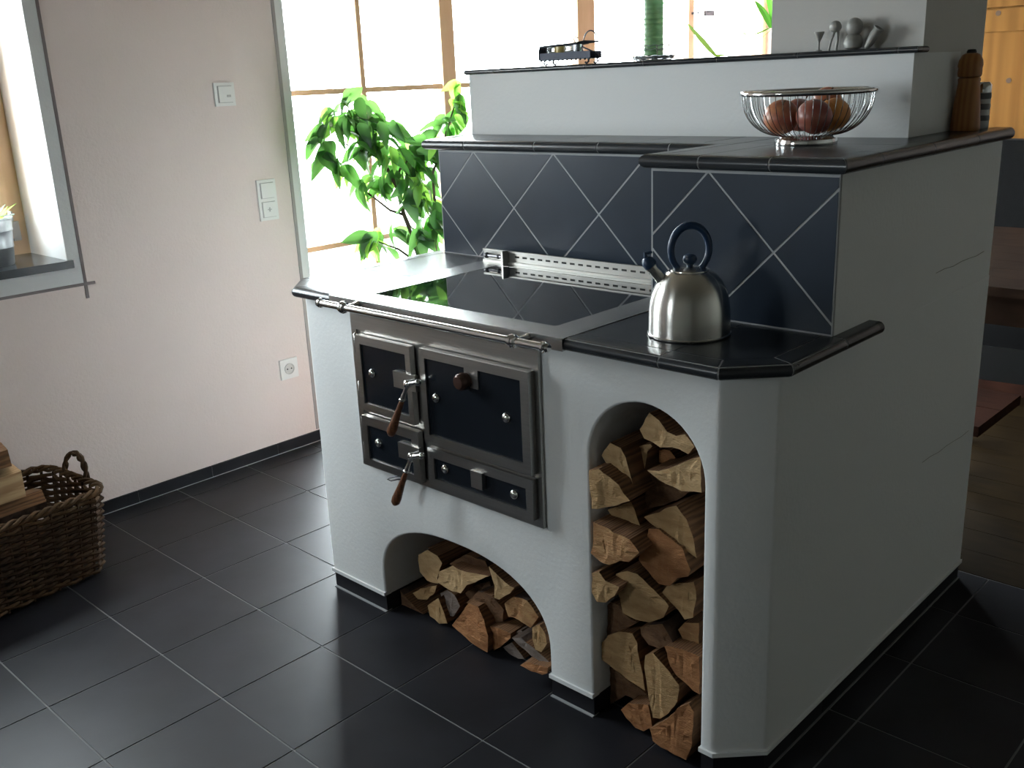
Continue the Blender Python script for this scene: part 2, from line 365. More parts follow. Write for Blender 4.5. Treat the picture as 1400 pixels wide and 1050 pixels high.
# window_2: the tall terrace glazing
gx0, gx1 = -1.29, -1.215
w2 = struct(empty('window_2', (gx0, GLZ[0], 0)))
def wp(name, b, m=pine, bevel=.004): 
    o = boxo(name, b, m, None, bevel); off(o, w2); return o
for a, b in ((.765, .80), (1.684, 1.766), (2.643, 2.781), (3.655, 3.712), (4.50, 4.55)): wp('post', (gx0, gx1, a, b, 0, GLZ[3]))
secs = [(.80, 1.684), (1.766, 2.643), (2.781, 3.655), (3.712, 4.50)]
for a, b in secs:
    wp('rail', (gx0, gx1, a, b, 0, .10)); wp('rail', (gx0, gx1, a, b, GLZ[3]-.08, GLZ[3]))
wp('glazing_bar', (gx0+.02, gx1-.01, 1.222, 1.246, .10, GLZ[3]-.08))
for a, b in ((.80, 1.222), (1.246, 1.684), (1.766, 2.643), (2.781, 3.655)):
    for z in (.762, 1.389, 2.02): wp('glazing_bar', (gx0+.02, gx1-.01, a, b, z-.011, z+.011), bevel=.002)
for a, b in secs: wp('pane', (gx0+.033, gx0+.039, a+.001, b-.001, .101, GLZ[3]-.081), pane_m, 0)
hd = boxo('handle', (gx1+.03, gx1+.045, 3.765, 3.86, 1.712, 1.742), mat('dark_grey_handle', (.10, .10, .12), .3, .6), None, .005); off(hd, w2)
hd2 = boxo('handle_arm', (gx1+.034, gx1+.041, 3.69, 3.77, 1.724, 1.730), MATS['dark_grey_handle'], None, .005); hd2.parent = hd
hd3 = boxo('handle_neck', (gx1-.001, gx1+.041, 3.684, 3.696, 1.721, 1.733), MATS['dark_grey_handle'], None, .002); hd3.parent = hd
# fill_window behind the camera, unseen, added for fill light
w3 = struct(empty('fill_window', ((FW[0]+FW[1])/2, YF-.1, FW[2])))
bm = bmesh.new(); frame_xz(bm, FW[0], FW[1], FW[2], FW[3], .08, YF-.18, YF-.1); xm = (FW[0]+FW[1])/2; box(bm, xm-.05, xm+.05, YF-.18, YF-.1, FW[2]+.08, FW[3]-.08)
off(finish(bm, 'window_frame', pine), w3)
for a, b in ((FW[0]+.08, xm-.05), (xm+.05, FW[1]-.08)): off(boxo('pane', (a, b, YF-.145, YF-.139, FW[2]+.08, FW[3]-.08), pane_m), w3)
# the terrace outside
struct(boxo('ground', (-12, -1.5, -8, 12, -.3, -.12), mat('gravel_terrace', (.17, .17, .15), .9, var=.1)))
struct(boxo('trim_8', (-1.5, -1.4, GLZ[0], GLZ[1], -.12, -.001), mat('threshold_stone', (.4, .4, .4), .7)))

# switches and socket on the left wall
swm = mat('white_switch_plastic', (.80, .78, .76), .35); swd = mat('switch_shadow_gap', (.45, .43, .42), .6)
def plate(name, y, z, n, label, cat):
    t = empty(name, (XW, y, z)); h = .0405+.0355*(n-1)
    bm = bmesh.new(); box(bm, 0, .008, -.0405, .0405, -h, h); finish(bm, 'cover_frame', swm, t, 40, .003, 2)
    for k in range(n):
        zc = (k-(n-1)/2)*.071
        if cat == 'socket':
            latheo('socket_dish', [(.021, 0), (.021, .002), (.0195, .002), (.0185, -.008), (0, -.008)][::-1] if 0 else [(.0225, .0), (.0225, .003), (.0195, .003), (.0185, .0006), (0, .0006)], mat('socket_inset', (.55, .53, .51), .5), t, 28, (.008, 0, 0), (1, 0, 0))
            for s in (-1, 1): latheo('pin_hole', [(.003, 0), (.003, .0012), (0, .0012)], dark_in, t, 10, (.0085, s*.0095, 0), (1, 0, 0))  # flat dark discs painted as the shade in the holes
        else:
            o = boxo('rocker', (.007, .0135, -.0275, .0275, zc-.0275, zc+.0275), swm, t, .002); 
            boxo('rocker_gap', (.0065, .009, -.0295, .0295, zc-.0295, zc+.0295), swd, t)
            if k == 0 and n == 2:
                boxo('switch_symbol', (.0134, .0139, -.003, .003, zc-.008, zc+.008), mat('symbol_grey', (.45, .43, .42), .5), t); boxo('switch_symbol', (.0134, .0139, -.009, .009, zc-.0015, zc+.0015), MATS['symbol_grey'], t)
            if n == 1: boxo('status_window', (.0134, .0142, .004, .02, -.010, -.002), MATS['symbol_grey'], t)
    return tag(t, label, cat)
plate('thermostat_switch', .477, 1.398, 1, 'small square white single switch, highest one on the beige wall', 'switch')
plate('light_switch', .605, 1.008, 2, 'white double light switch in an upright frame beside the window edge', 'switch')
plate('wall_socket', .615, .338, 1, 'white round-hole wall socket low on the beige wall', 'socket')

# ================================================================== the masonry stove
XS0, XS1, CH, DR = -.078, 1.367, .078, 1.16
HB, H, HN = .052, .90, .0265
z2, z2n = 1.242, .029
st = empty('masonry_stove', (.65, .55, 0)); tag(st, 'large white plastered masonry stove block clad with dark diamond tiles', 'stove')
def sp(o): return off(o, st)
outline = [(0, 0), (XS1-CH, 0), (XS1, CH), (XS1, DR), (XS0, DR), (XS0, CH)]
bm = bmesh.new(); prism(bm, outline, HB, H-HN-.001)
me = bpy.data.meshes.new('b'); bm.to_mesh(me); bm.free(); body = bpy.data.objects.new('b', me); COL.objects.link(body)
arch1 = [(.235, -.1)]
for k in range(33):
    a = math.pi*k/32; cx, cz, ra, rb, nn = .540, .115, .304, .188, 2.35
    c, s = math.cos(math.pi-a), math.sin(a)
    arch1.append((cx+ra*math.copysign(abs(c)**(2/nn), c), cz+rb*abs(s)**(2/nn)))
arch1.append((.844, -.1))
arch2 = [(.974, -.1)]+[(1.116+.142*math.cos(math.pi-math.pi*k/24), .645+.142*math.sin(math.pi*k/24)) for k in range(25)]+[(1.258, -.1)]
cuts = []
for A, d in ((arch1, .50), (arch2, .48)):
    bm = bmesh.new(); prism_y(bm, A, -.2, d); bmesh.ops.recalc_face_normals(bm, faces=bm.faces)
    m2 = bpy.data.meshes.new('c'); bm.to_mesh(m2); bm.free(); c = bpy.data.objects.new('c', m2); COL.objects.link(c); cuts.append(c)
    md = body.modifiers.new('cut', 'BOOLEAN'); md.operation = 'DIFFERENCE'; md.object = c; md.solver = 'EXACT'
bpy.context.view_layer.update()
dg = bpy.context.evaluated_depsgraph_get(); me2 = bpy.data.meshes.new_from_object(body.evaluated_get(dg))
for o in [body]+cuts: bpy.data.objects.remove(o)
bm = bmesh.new(); bm.from_mesh(me2)
bmesh.ops.remove_doubles(bm, verts=bm.verts, dist=1e-4)
es = [e for e in bm.edges if len(e.link_faces) == 2 and e.calc_face_angle(0) > .5 and max(v.co.z for v in e.verts) > HB+.01 and max(v.co.y for v in e.verts) < DR-.01 and min(v.co.y for v in e.verts) < .1 and max(v.co.z for v in e.verts) <= H]
es = [e for e in es if not (abs(e.verts[0].co.z-(H-HN-.001)) < 1e-4 and abs(e.verts[1].co.z-(H-HN-.001)) < 1e-4)]
bmesh.ops.bevel(bm, geom=es, offset=.006, segments=3, profile=.5, affect='EDGES', clamp_overlap=True)
me3 = bpy.data.meshes.new('plaster_body'); bm.to_mesh(me3); bm.free()
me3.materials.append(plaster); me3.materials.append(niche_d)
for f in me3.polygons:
    if .46 < f.center.y < .52 and abs(f.normal.y) > .9: f.material_index = 1  # rear faces of both niches take the dark brown colour
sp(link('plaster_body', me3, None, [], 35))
# plinth of dark skirting tiles with a plaster lip above and a grout line below
def plinth(pts, name='plinth_tile'):
    bm = bmesh.new(); prism(bm, pts, .003, HB-.001); sp(finish(bm, name, anth, None, 40, .001, 1))
plinth([(.003, .003), (.234, .003), (.234, .45), (.003, .45)]); plinth([(.845, .003), (.973, .003), (.973, .45), (.845, .45)])
plinth([(1.259, .003), (XS1-CH, .003), (XS1-.003, CH), (XS1-.003, .34), (1.259, .34)])
for a, b in ((.342, .64), (.642, .94), (.942, DR)): plinth([(1.27, a), (XS1-.003, a), (XS1-.003, b), (1.27, b)])
plinth([(XS0+.003, CH), (0, .003), (0, .4), (XS0+.003, .4)])
def lip(pts):
    bm = bmesh.new(); prism(bm, pts, HB-.001, HB+.009); sp(finish(bm, 'plaster_lip', plaster, None, 40, .003, 2))
lip([(-.004, -.005), (.236, -.005), (.236, .02), (-.004, .02)]); lip([(.843, -.005), (.975, -.005), (.975, .02), (.843, .02)])
lip([(1.257, -.005), (XS1-CH+.002, -.005), (XS1+.005, CH-.002), (XS1+.005, DR), (XS1-.02, DR), (XS1-.02, .1), (XS1-CH-.01, .02), (1.257, .02)])
for a, b in (((0, .0), (.234, 0)), ((.845, 0), (.973, 0)), ((1.259, 0), (1.29, 0))):
    sp(boxo('grout_line', (a[0], b[0], -.004, .02, -.003, .0025), grout))
sp(boxo('grout_line', (XS1-.02, XS1+.001, .09, DR, -.003, .0025), groutd))
# --- lower counter: right part round the kettle, left part beside the hob
OV = .033
path = [(.9395, -OV), (XS1-CH+.0137, -OV), (XS1+OV, CH-.0137), (XS1+OV, .445)]
core = [(.94, -OV+.006), (XS1-CH+.0115, -OV+.006), (XS1+OV-.006, CH-.0115), (XS1+OV-.006, .28), (.94, .28)]
bm = bmesh.new(); prism(bm, core, H-HN+.004, H-.0012); sp(finish(bm, 'counter_bed', groutd))
for o in nosing(path, {0: [.232], 2: [.215]}, H, HN, .05, None): sp(o)
inner = [(.9415, .020), (XS1-CH+.0137-.02, .020), (XS1+OV-.053, CH-.0137+.02), (XS1+OV-.053, .277), (.9415, .277)]
for c in lattice(inner, [(1, 0), (0, 1)], (.30, .225), (1.172, .020), .0014):
    bm = bmesh.new(); prism(bm, c, H-.008, H-.0003); sp(finish(bm, 'counter_tile', slabt, None, 40, .001, 1))
latheo_end = latheo('nosing_end', [(0, -.004), (HN/2*.8, -.002), (HN/2, 0), (HN/2, .02), (0, .02)], slabt, None, 16, (XS1+OV-HN/2, .446, H-HN/2), (0, -1, 0)); sp(latheo_end)
pathL = [(XS0-OV, .60), (XS0-OV, CH-.0137), (-.0137, -OV), (.1555, -OV)]
bm = bmesh.new(); prism(bm, [(XS0-OV+.006, .60), (XS0-OV+.006, CH-.0115), (-.0115, -OV+.006), (.155, -OV+.006), (.155, .60)], H-HN+.004, H-.0012); sp(finish(bm, 'counter_bed', groutd))
for o in nosing(pathL, {0: [.15, .37]}, H, HN, .05, None): sp(o)
innerL = [(XS0-OV+.053, .566), (XS0-OV+.053, CH-.0137+.02), (-.0137+.02, .020), (.154, .020), (.154, .566)]
for c in lattice(innerL, [(1, 0), (0, 1)], (.30, .30), (.155, .25), .0014):
    bm = bmesh.new(); prism(bm, c, H-.008, H-.0003); sp(finish(bm, 'counter_tile', slabt, None, 40, .001, 1))
# --- tiled upper blocks
D1, D2 = .5684, .2776
XB0 = -.058
sp(boxo('rear_block', (XB0, XS1-.001, D1+.008, DR-.001, H-HN-.002, z2-z2n-.001), plaster, None, .004))
sp(boxo('right_block', (.9355, XS1, D2+.008, D1+.05, H-HN-.002, z2-z2n-.0005), plaster, None, .003))
sp(boxo('grout_bed', (XB0, .9355, D1+.0009, D1+.009, H, z2-z2n-.001), grout)); sp(boxo('grout_bed', (.9355, XS1-.001, D2+.0009, D2+.009, H, z2-z2n-.001), grout))
sq = math.sqrt(.5); pit = .31*sq
for x0, x1, y, ox in ((XB0+.001, .9355, D1, .0925), (.9375, XS1-.001, D2, 1.078)):
    poly = [(x0, H+.001), (x1, H+.001), (x1, z2-z2n-.004), (x0, z2-z2n-.004)]
    for c in lattice(poly, [(sq, sq), (sq, -sq)], (pit, pit), (ox, z2-z2n-.004), .0026, 1e-4):
        bm = bmesh.new(); prism_y(bm, c, y, y+.007); o = sp(finish(bm, 'diamond_tile', anth_g, None, 40, .0008, 1))
# --- upper slab with bullnose tiles
up = [(-.225, .85), (-.112, D1-.0195), (.914, D1-.0195), (.914, D2-.0195), (XS1+.0195, D2-.0195), (XS1+.0195, 1.18)]
inn = .05
for poly in ([(-.20, .85), (-.10, D1+.01), (.93, D1+.01), (.93, .85)], [(.93, D2+.01), (XS1-.005, D2+.01), (XS1-.005, 1.17), (.93, 1.17)]):
    bm = bmesh.new(); prism(bm, poly, z2-z2n+.002, z2-.0012); sp(finish(bm, 'slab_bed', groutd))
for o in nosing(up, {0: [.16], 1: [.183, .459, .681, .903], 3: [.15, .312], 4: [.16, .42, .68]}, z2, z2n, .05, None): sp(o)
for poly, org in (([(-.165, .85), (-.066, D1+.0315), (.86, D1+.0315), (.86, .85)], (.071, D1+.03)), ([(.965, D2+.0315), (XS1-.0315, D2+.0315), (XS1-.0315, 1.17), (.965, 1.17)], (1.064, D2+.03)), ([(.862, D1+.0315), (.9635, D1+.0315), (.9635, .85), (.862, .85)], (.86, D1+.03))):
    for c in lattice(poly, [(1, 0), (0, 1)], (.30, .30), org, .0014):
        bm = bmesh.new(); prism(bm, c, z2-.008, z2-.0003); sp(finish(bm, 'slab_tile', slabt, None, 40, .001, 1))
# --- raised bank and chimney breast
D3, ZB = .801, 1.440
sp(boxo('bank', (-.145, 1.2748, D3, 1.08, z2-.002, ZB-.0145), plaster, None, .005, 2))
bx = [(-.158, 1.08), (-.158, D3-.013), (1.288, D3-.013), (1.288, .852)]
for o in nosing(bx, {0: [.15], 1: [.135, .194+.1, .44+.06, .70, .93, 1.155, 1.40]}, ZB, .0145, .045, None, 'bank_tile', .0012): sp(o)
bm = bmesh.new()
for c in lattice([(-.112, 1.08), (-.112, D3+.033), (1.243, D3+.033), (1.243, 1.08)], [(1, 0), (0, 1)], (.24, .30), (-.023, D3+.033), .001):
    bm2 = bmesh.new(); prism(bm2, c, ZB-.012, ZB-.0003); sp(finish(bm2, 'bank_tile', slabt))
bm.free()
bm = bmesh.new(); box(bm, .892, 1.274,   .85, 1.23, z2-.002, ZC-.002); sp(finish(bm, 'chimney_breast', mat('shaded_white_plaster', (.58, .57, .55), .9, spec=.15, bump=.25, bscale=90), None, 40, .004, 2))  # same white plaster, colour darkened to stand for shade on the chimney
# faint hairline cracks of the plaster on the right side
for a, b in (((.791, .940), (1.10, .942)), ((.808, .466), (1.12, .456))):
    bm = bmesh.new(); tube(bm, [(XS1+.0002, a[0]+(b[0]-a[0])*t/6, a[1]+(b[1]-a[1])*t/6+.002*math.sin(t*2.3)) for t in range(7)], .0007, 5); sp(finish(bm, 'hairline_crack', mat('crack_shadow', (.30, .30, .28), .9)))

# ================================================================== the cooking range set into it
rg = empty('cooking_range', (.545, .0, .43)); tag(rg, 'wood-fired steel cooking range with black doors built into the white stove', 'stove')
def rp(o): return off(o, rg)
bm = bmesh.new(); frame_xz(bm, .204, .848, .441, .875, .02, -.010, -.001); box(bm, .224, .828, -.006, -.001, .461, .855)
box(bm, .224, .828, -.010, -.001, .815, .856); rp(finish(bm, 'front_panel', steel, None, 40, .0015, 1))
# hob
hx0, hx1, hy0, hy1 = .1558, .9385, -.0345, .566
gx0_, gx1_, gy0_, gy1_ = .248, .858, .039, .492
bm = bmesh.new()
def ring_xy(bm, o, i, z0, z1):
    O = [(o[0], o[2]), (o[1], o[2]), (o[1], o[3]), (o[0], o[3])]; I = [(i[0], i[2]), (i[1], i[2]), (i[1], i[3]), (i[0], i[3])]
    a = [[bm.verts.new((x, y, z)) for x, y in P] for P in (O, I) for z in (z0, z1)]
    for k in range(4):
        j = (k+1) % 4
        bm.faces.new((a[1][k], a[1][j], a[3][j], a[3][k])); bm.faces.new((a[0][k], a[2][k], a[2][j], a[0][j]))
        bm.faces.new((a[0][k], a[0][j], a[1][j], a[1][k])); bm.faces.new((a[2][k], a[3][k], a[3][j], a[2][j]))
ring_xy(bm, (hx0, hx1, hy0, hy1), (gx0_, gx1_, gy0_, gy1_), H-HN, H+.0008)
hob = rp(finish(bm, 'hob_frame', steel_top, None, 40, .0012, 2))
rp(boxo('hob_glass', (gx0_+.001, gx1_-.001, gy0_+.001, gy1_-.001, H-.008, H+.0002), black_gl, None, .0006))
# slotted splash strip at the rear
bm = bmesh.new(); box(bm, .160, .9345, .526, .530, H+.001, .9365); box(bm, .160, .9345, .521, .5305, .9335, .9385); box(bm, .160, .9345, .520, .527, H+.0008, H+.007)
spl = rp(finish(bm, 'splash_strip', mat('matt_steel', (.36, .355, .335), .42, 1.0), None, 40, .0008, 1))
bm = bmesh.new()
for k in range(22): box(bm, .285+k*.0292, .285+k*.0292+.016, .5253, .5262, .920, .925)  # raised dark bars paint the shade of open slots
sl = finish(bm, 'slot_row', dark_in); sl.parent = spl; sl['kind'] = 'stuff'
bm = bmesh.new(); tube(bm, [(.185, .512, .921), (.250, .512, .921)], .0045, 8); sphere(bm, (.185, .512, .921), .0085); sphere(bm, (.232, .512, .921), .007)
box(bm, .170, .176, .512, .526, .915, .927)
kn = finish(bm, 'damper_knob', mat('dark_steel', (.12, .12, .13), .3, .9)); kn.parent = spl
bm = bmesh.new(); box(bm, .2545, .2605, .500, .527, H+.0012, .9395); br = finish(bm, 'damper_bracket', steel, None, 40, .001, 1); br.parent = spl
# towel rail
rail = rp(tubeo('towel_rail', [(.186, -.080, .892), (.926, -.080, .892)], .0088, mat('satin_rail_steel', (.70, .70, .69), .17, 1.0), None, 16))
for x, s in ((.186, -1), (.926, 1)):
    f = latheo('finial', [(.0088, 0), (.0125, .002), (.0125, .007), (.008, .009), (.0105, .014), (.007, .0185), (0, .020)], chrome, None, 16, (x-s*.001, -.080, .892), (s, 0, 0)); f.parent = rail
for x in (.274, .844):
    b = latheo('rail_bracket', [(.0095, -.011), (.0135, -.008), (.0135, -.004), (.0155, -.002), (.0155, .002), (.0135, .004), (.0135, .008), (.0095, .011)], chrome, None, 18, (x, -.080, .892), (1, 0, 0)); b.parent = rail
    p = tubeo('rail_post', [(x, -.070, .892), (x, -.058, .892), (x, -.050, .8915), (x, -.036, .8905)], [.007, .0055, .0055, .009], chrome, None, 12); p.parent = rail
# doors
def door(name, x0, x1, z0, z1, wl, wr, wt, wb, t=.026):
    bm = bmesh.new(); frame_xz(bm, x0, x1, z0, z1, wl, -t, -.0105, wr, wt, wb)
    d = rp(finish(bm, name, steel, None, 40, .004, 3))
    p = boxo('door_panel', (x0+wl-.002, x1-wr+.002, -t+.005, -.012, z0+wb-.002, z1-wt+.002), black_en, None, .002); p.parent = d; d['_'] = 0; del d['_']
    return d
def child(o, p): o.parent = p; return o
def screw(d, x, z, y=-.021): child(latheo('screw_cap', [(.0115, 0), (.0115, .003), (.009, .006), (.005, .008), (0, .0085)], chrome, None, 18, (x, y, z), (0, -1, 0)), d)
def hinge(d, z, x=.2315): child(latheo('hinge_pin', [(.0025, -.026), (.0055, -.022), (.0055, .022), (.0025, .026), (0, .028)], steel, None, 12, (x, -.020, z)), d)
fd = door('firebox_door', .236, .446, .606, .806, .018, .018, .022, .020)
screw(fd, .290, .712); hinge(fd, .782); hinge(fd, .655)
ad_ = door('ash_door', .234, .455, .453, .590, .020, .026, .024, .018)
screw(ad_, .292, .524); hinge(ad_, .560); hinge(ad_, .490)
for d, xa, xb, zc in ((fd, .384, .466, .716), (ad_, .381, .460, .529)):
    child(boxo('latch_plate', (xa, xb, -.031, -.0205, zc-.020, zc+.021), steel, None, .003, 2), d)
    bm = bmesh.new(); px, pz = xb-.004, zc+.006
    lathe(bm, [(.008, 0), (.008, .016), (.010, .018), (.010, .026), (.006, .029), (0, .030)], 14, (px, -.031, pz), 0, (0, -1, 0))
    tube(bm, [(px, -.052, pz), (px+.020, -.052, pz+.006), (px+.034, -.050, pz+.010)], [.006, .005, .0045], 10); sphere(bm, (px+.036, -.050, pz+.010), .0085)
    tube(bm, [(px, -.052, pz), (px-.008, -.055, pz-.020), (px-.015, -.058, pz-.038)], [.0065, .0052, .0075], 10); sphere(bm, (px-.016, -.0585, pz-.040), .009, 1, 1, .7)
    child(finish(bm, 'latch_lever', chrome), d)
    v = Vector((-.047, -.012, -.105)); v0 = Vector((px-.0165, -.0585, pz-.042))
    child(latheo('lever_grip', [(.0055, 0), (.0065, .006), (.0075, .03), (.0105, .065), (.0125, .085), (.0115, .098), (.006, .106), (0, .108)], grip, None, 16, tuple(v0), tuple(v)), d)
od = door('oven_door', .485, .835, .572, .810, .018, .024, .022, .024, .030)
screw(od, .532, .694, -.025); screw(od, .762, .692, -.025)
child(boxo('thermometer_plate', (.636, .680, -.0285, -.0245, .742, .790), steel, None, .002), od)
th = child(latheo('thermometer', [(.020, 0), (.021, .010), (.019, .022), (.014, .027), (0, .028)], mat('copper_brown_knob', (.10, .055, .045), .25, .6), None, 24, (.640, -.027, .757), (0, -1, 0)), od)
dr = door('wood_drawer', .487, .832, .461, .560, .021, .020, .025, .019)
screw(dr, .543, .514); screw(dr, .772, .509)
child(boxo('drawer_catch', (.644, .681, -.034, -.0205, .498, .540), steel, None, .003, 2), dr)
bm = bmesh.new(); tube(bm, [(.375, -.016, .452), (.352, -.022, .446), (.330, -.026, .437), (.318, -.024, .430), (.330, -.022, .428), (.352, -.018, .436), (.385, -.016, .444)], .0016, 6)
rp(finish(bm, 'shaker_hook', mat('dark_wire', (.05, .05, .06), .4, .8)))

# ================================================================== firewood
def endgrain(name, c1, c2):
    m = mat(name, c1, .75, spec=.2, vscale=22, col2=c2, bump=.9, bscale=130, stretch=(1, .15, 2.6)); return m
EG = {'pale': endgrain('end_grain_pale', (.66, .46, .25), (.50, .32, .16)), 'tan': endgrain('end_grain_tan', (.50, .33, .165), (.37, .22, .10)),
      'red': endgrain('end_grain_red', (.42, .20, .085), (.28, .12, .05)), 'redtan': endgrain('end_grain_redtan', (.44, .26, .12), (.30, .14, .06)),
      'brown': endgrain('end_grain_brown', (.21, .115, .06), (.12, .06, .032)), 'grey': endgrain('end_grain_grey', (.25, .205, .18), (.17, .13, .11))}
split = wood('split_wood_side', (.24, .12, .055), (.09, .045, .024), (8, .8, 8), .8, 6, 5, .4)
bark = mat('dark_bark', (.075, .045, .030), .95, var=.5, vscale=25, bump=.9, bscale=60)
def log(y, kind, poly, label, group, length=.27, barky=None):
    lo, hi = (.977, 1.255) if poly[0][0] > .9 else (.240, .840)
    if y < .015 and lo > .9 and poly[0][0] < 1.05:           # these stick out of the niche a little
        y -= .022; poly = [(x+.018, z+.0135*(1.41-z)) for x, z in poly]
    poly = [(min(max(x, lo), hi), z) for x, z in poly]
    cx = sum(p[0] for p in poly)/len(poly); cz = sum(p[1] for p in poly)/len(poly)
    a, b = R.uniform(-.10, .10), R.uniform(-.06, .10)
    pts = []                                               # ragged outline
    for i in range(len(poly)):
        p, q = poly[i], poly[(i+1) % len(poly)]; L = math.hypot(q[0]-p[0], q[1]-p[1]); k = max(1, int(L/.014))
        for t in range(k):
            j = .0014 if t else 0
            pts.append((p[0]+(q[0]-p[0])*t/k+R.uniform(-j, j), max(.003, p[1]+(q[1]-p[1])*t/k+R.uniform(-j, j))))
    bm = bmesh.new(); n = len(pts); rows = []
    sx, sz = R.uniform(-.006, .006), R.uniform(-.003, .004)
    for t in range(5):
        f = t/4; row = []
        for x, z in pts:
            yy = y+f*length+(1-f)*(a*(x-cx)+b*(z-cz))+(R.uniform(-.0015, .0015) if t == 0 else 0)
            s = 1-.06*f
            row.append(bm.verts.new((cx+(x-cx)*s+sx*f+(R.uniform(-.001, .001) if t else 0), yy, max(.003, cz+(z-cz)*s+sz*f))))
        rows.append(row)
    inner = [bm.verts.new((cx+(v.co.x-cx)*.55, v.co.y+R.uniform(-.0016, .0012), cz+(v.co.z-cz)*.55)) for v in rows[0]]
    for k in range(n): bm.faces.new((rows[0][k], rows[0][(k+1) % n], inner[(k+1) % n], inner[k])).material_index = 0
    f = bm.faces.new(inner); f.material_index = 0
    bmesh.ops.triangulate(bm, faces=[f])
    bs = R.randrange(n)
    for A, B in zip(rows, rows[1:]):
        for k in range(n):
            bm.faces.new((A[k], B[k], B[(k+1) % n], A[(k+1) % n])).material_index = 2 if ((k-bs) % n) < n*.33 and kind in ('brown', 'grey', 'redtan') else 1
    bm.faces.new(rows[-1][::-1]).material_index = 1
    bmesh.ops.recalc_face_normals(bm, faces=bm.faces)
    me = bpy.data.meshes.new('firewood_log'); bm.to_mesh(me); bm.free()
    for pgi in me.polygons: pgi.use_smooth = False
    o = link('firewood_log', me, None, [EG[kind], split, bark])
    return tag(o, label, 'log', group)
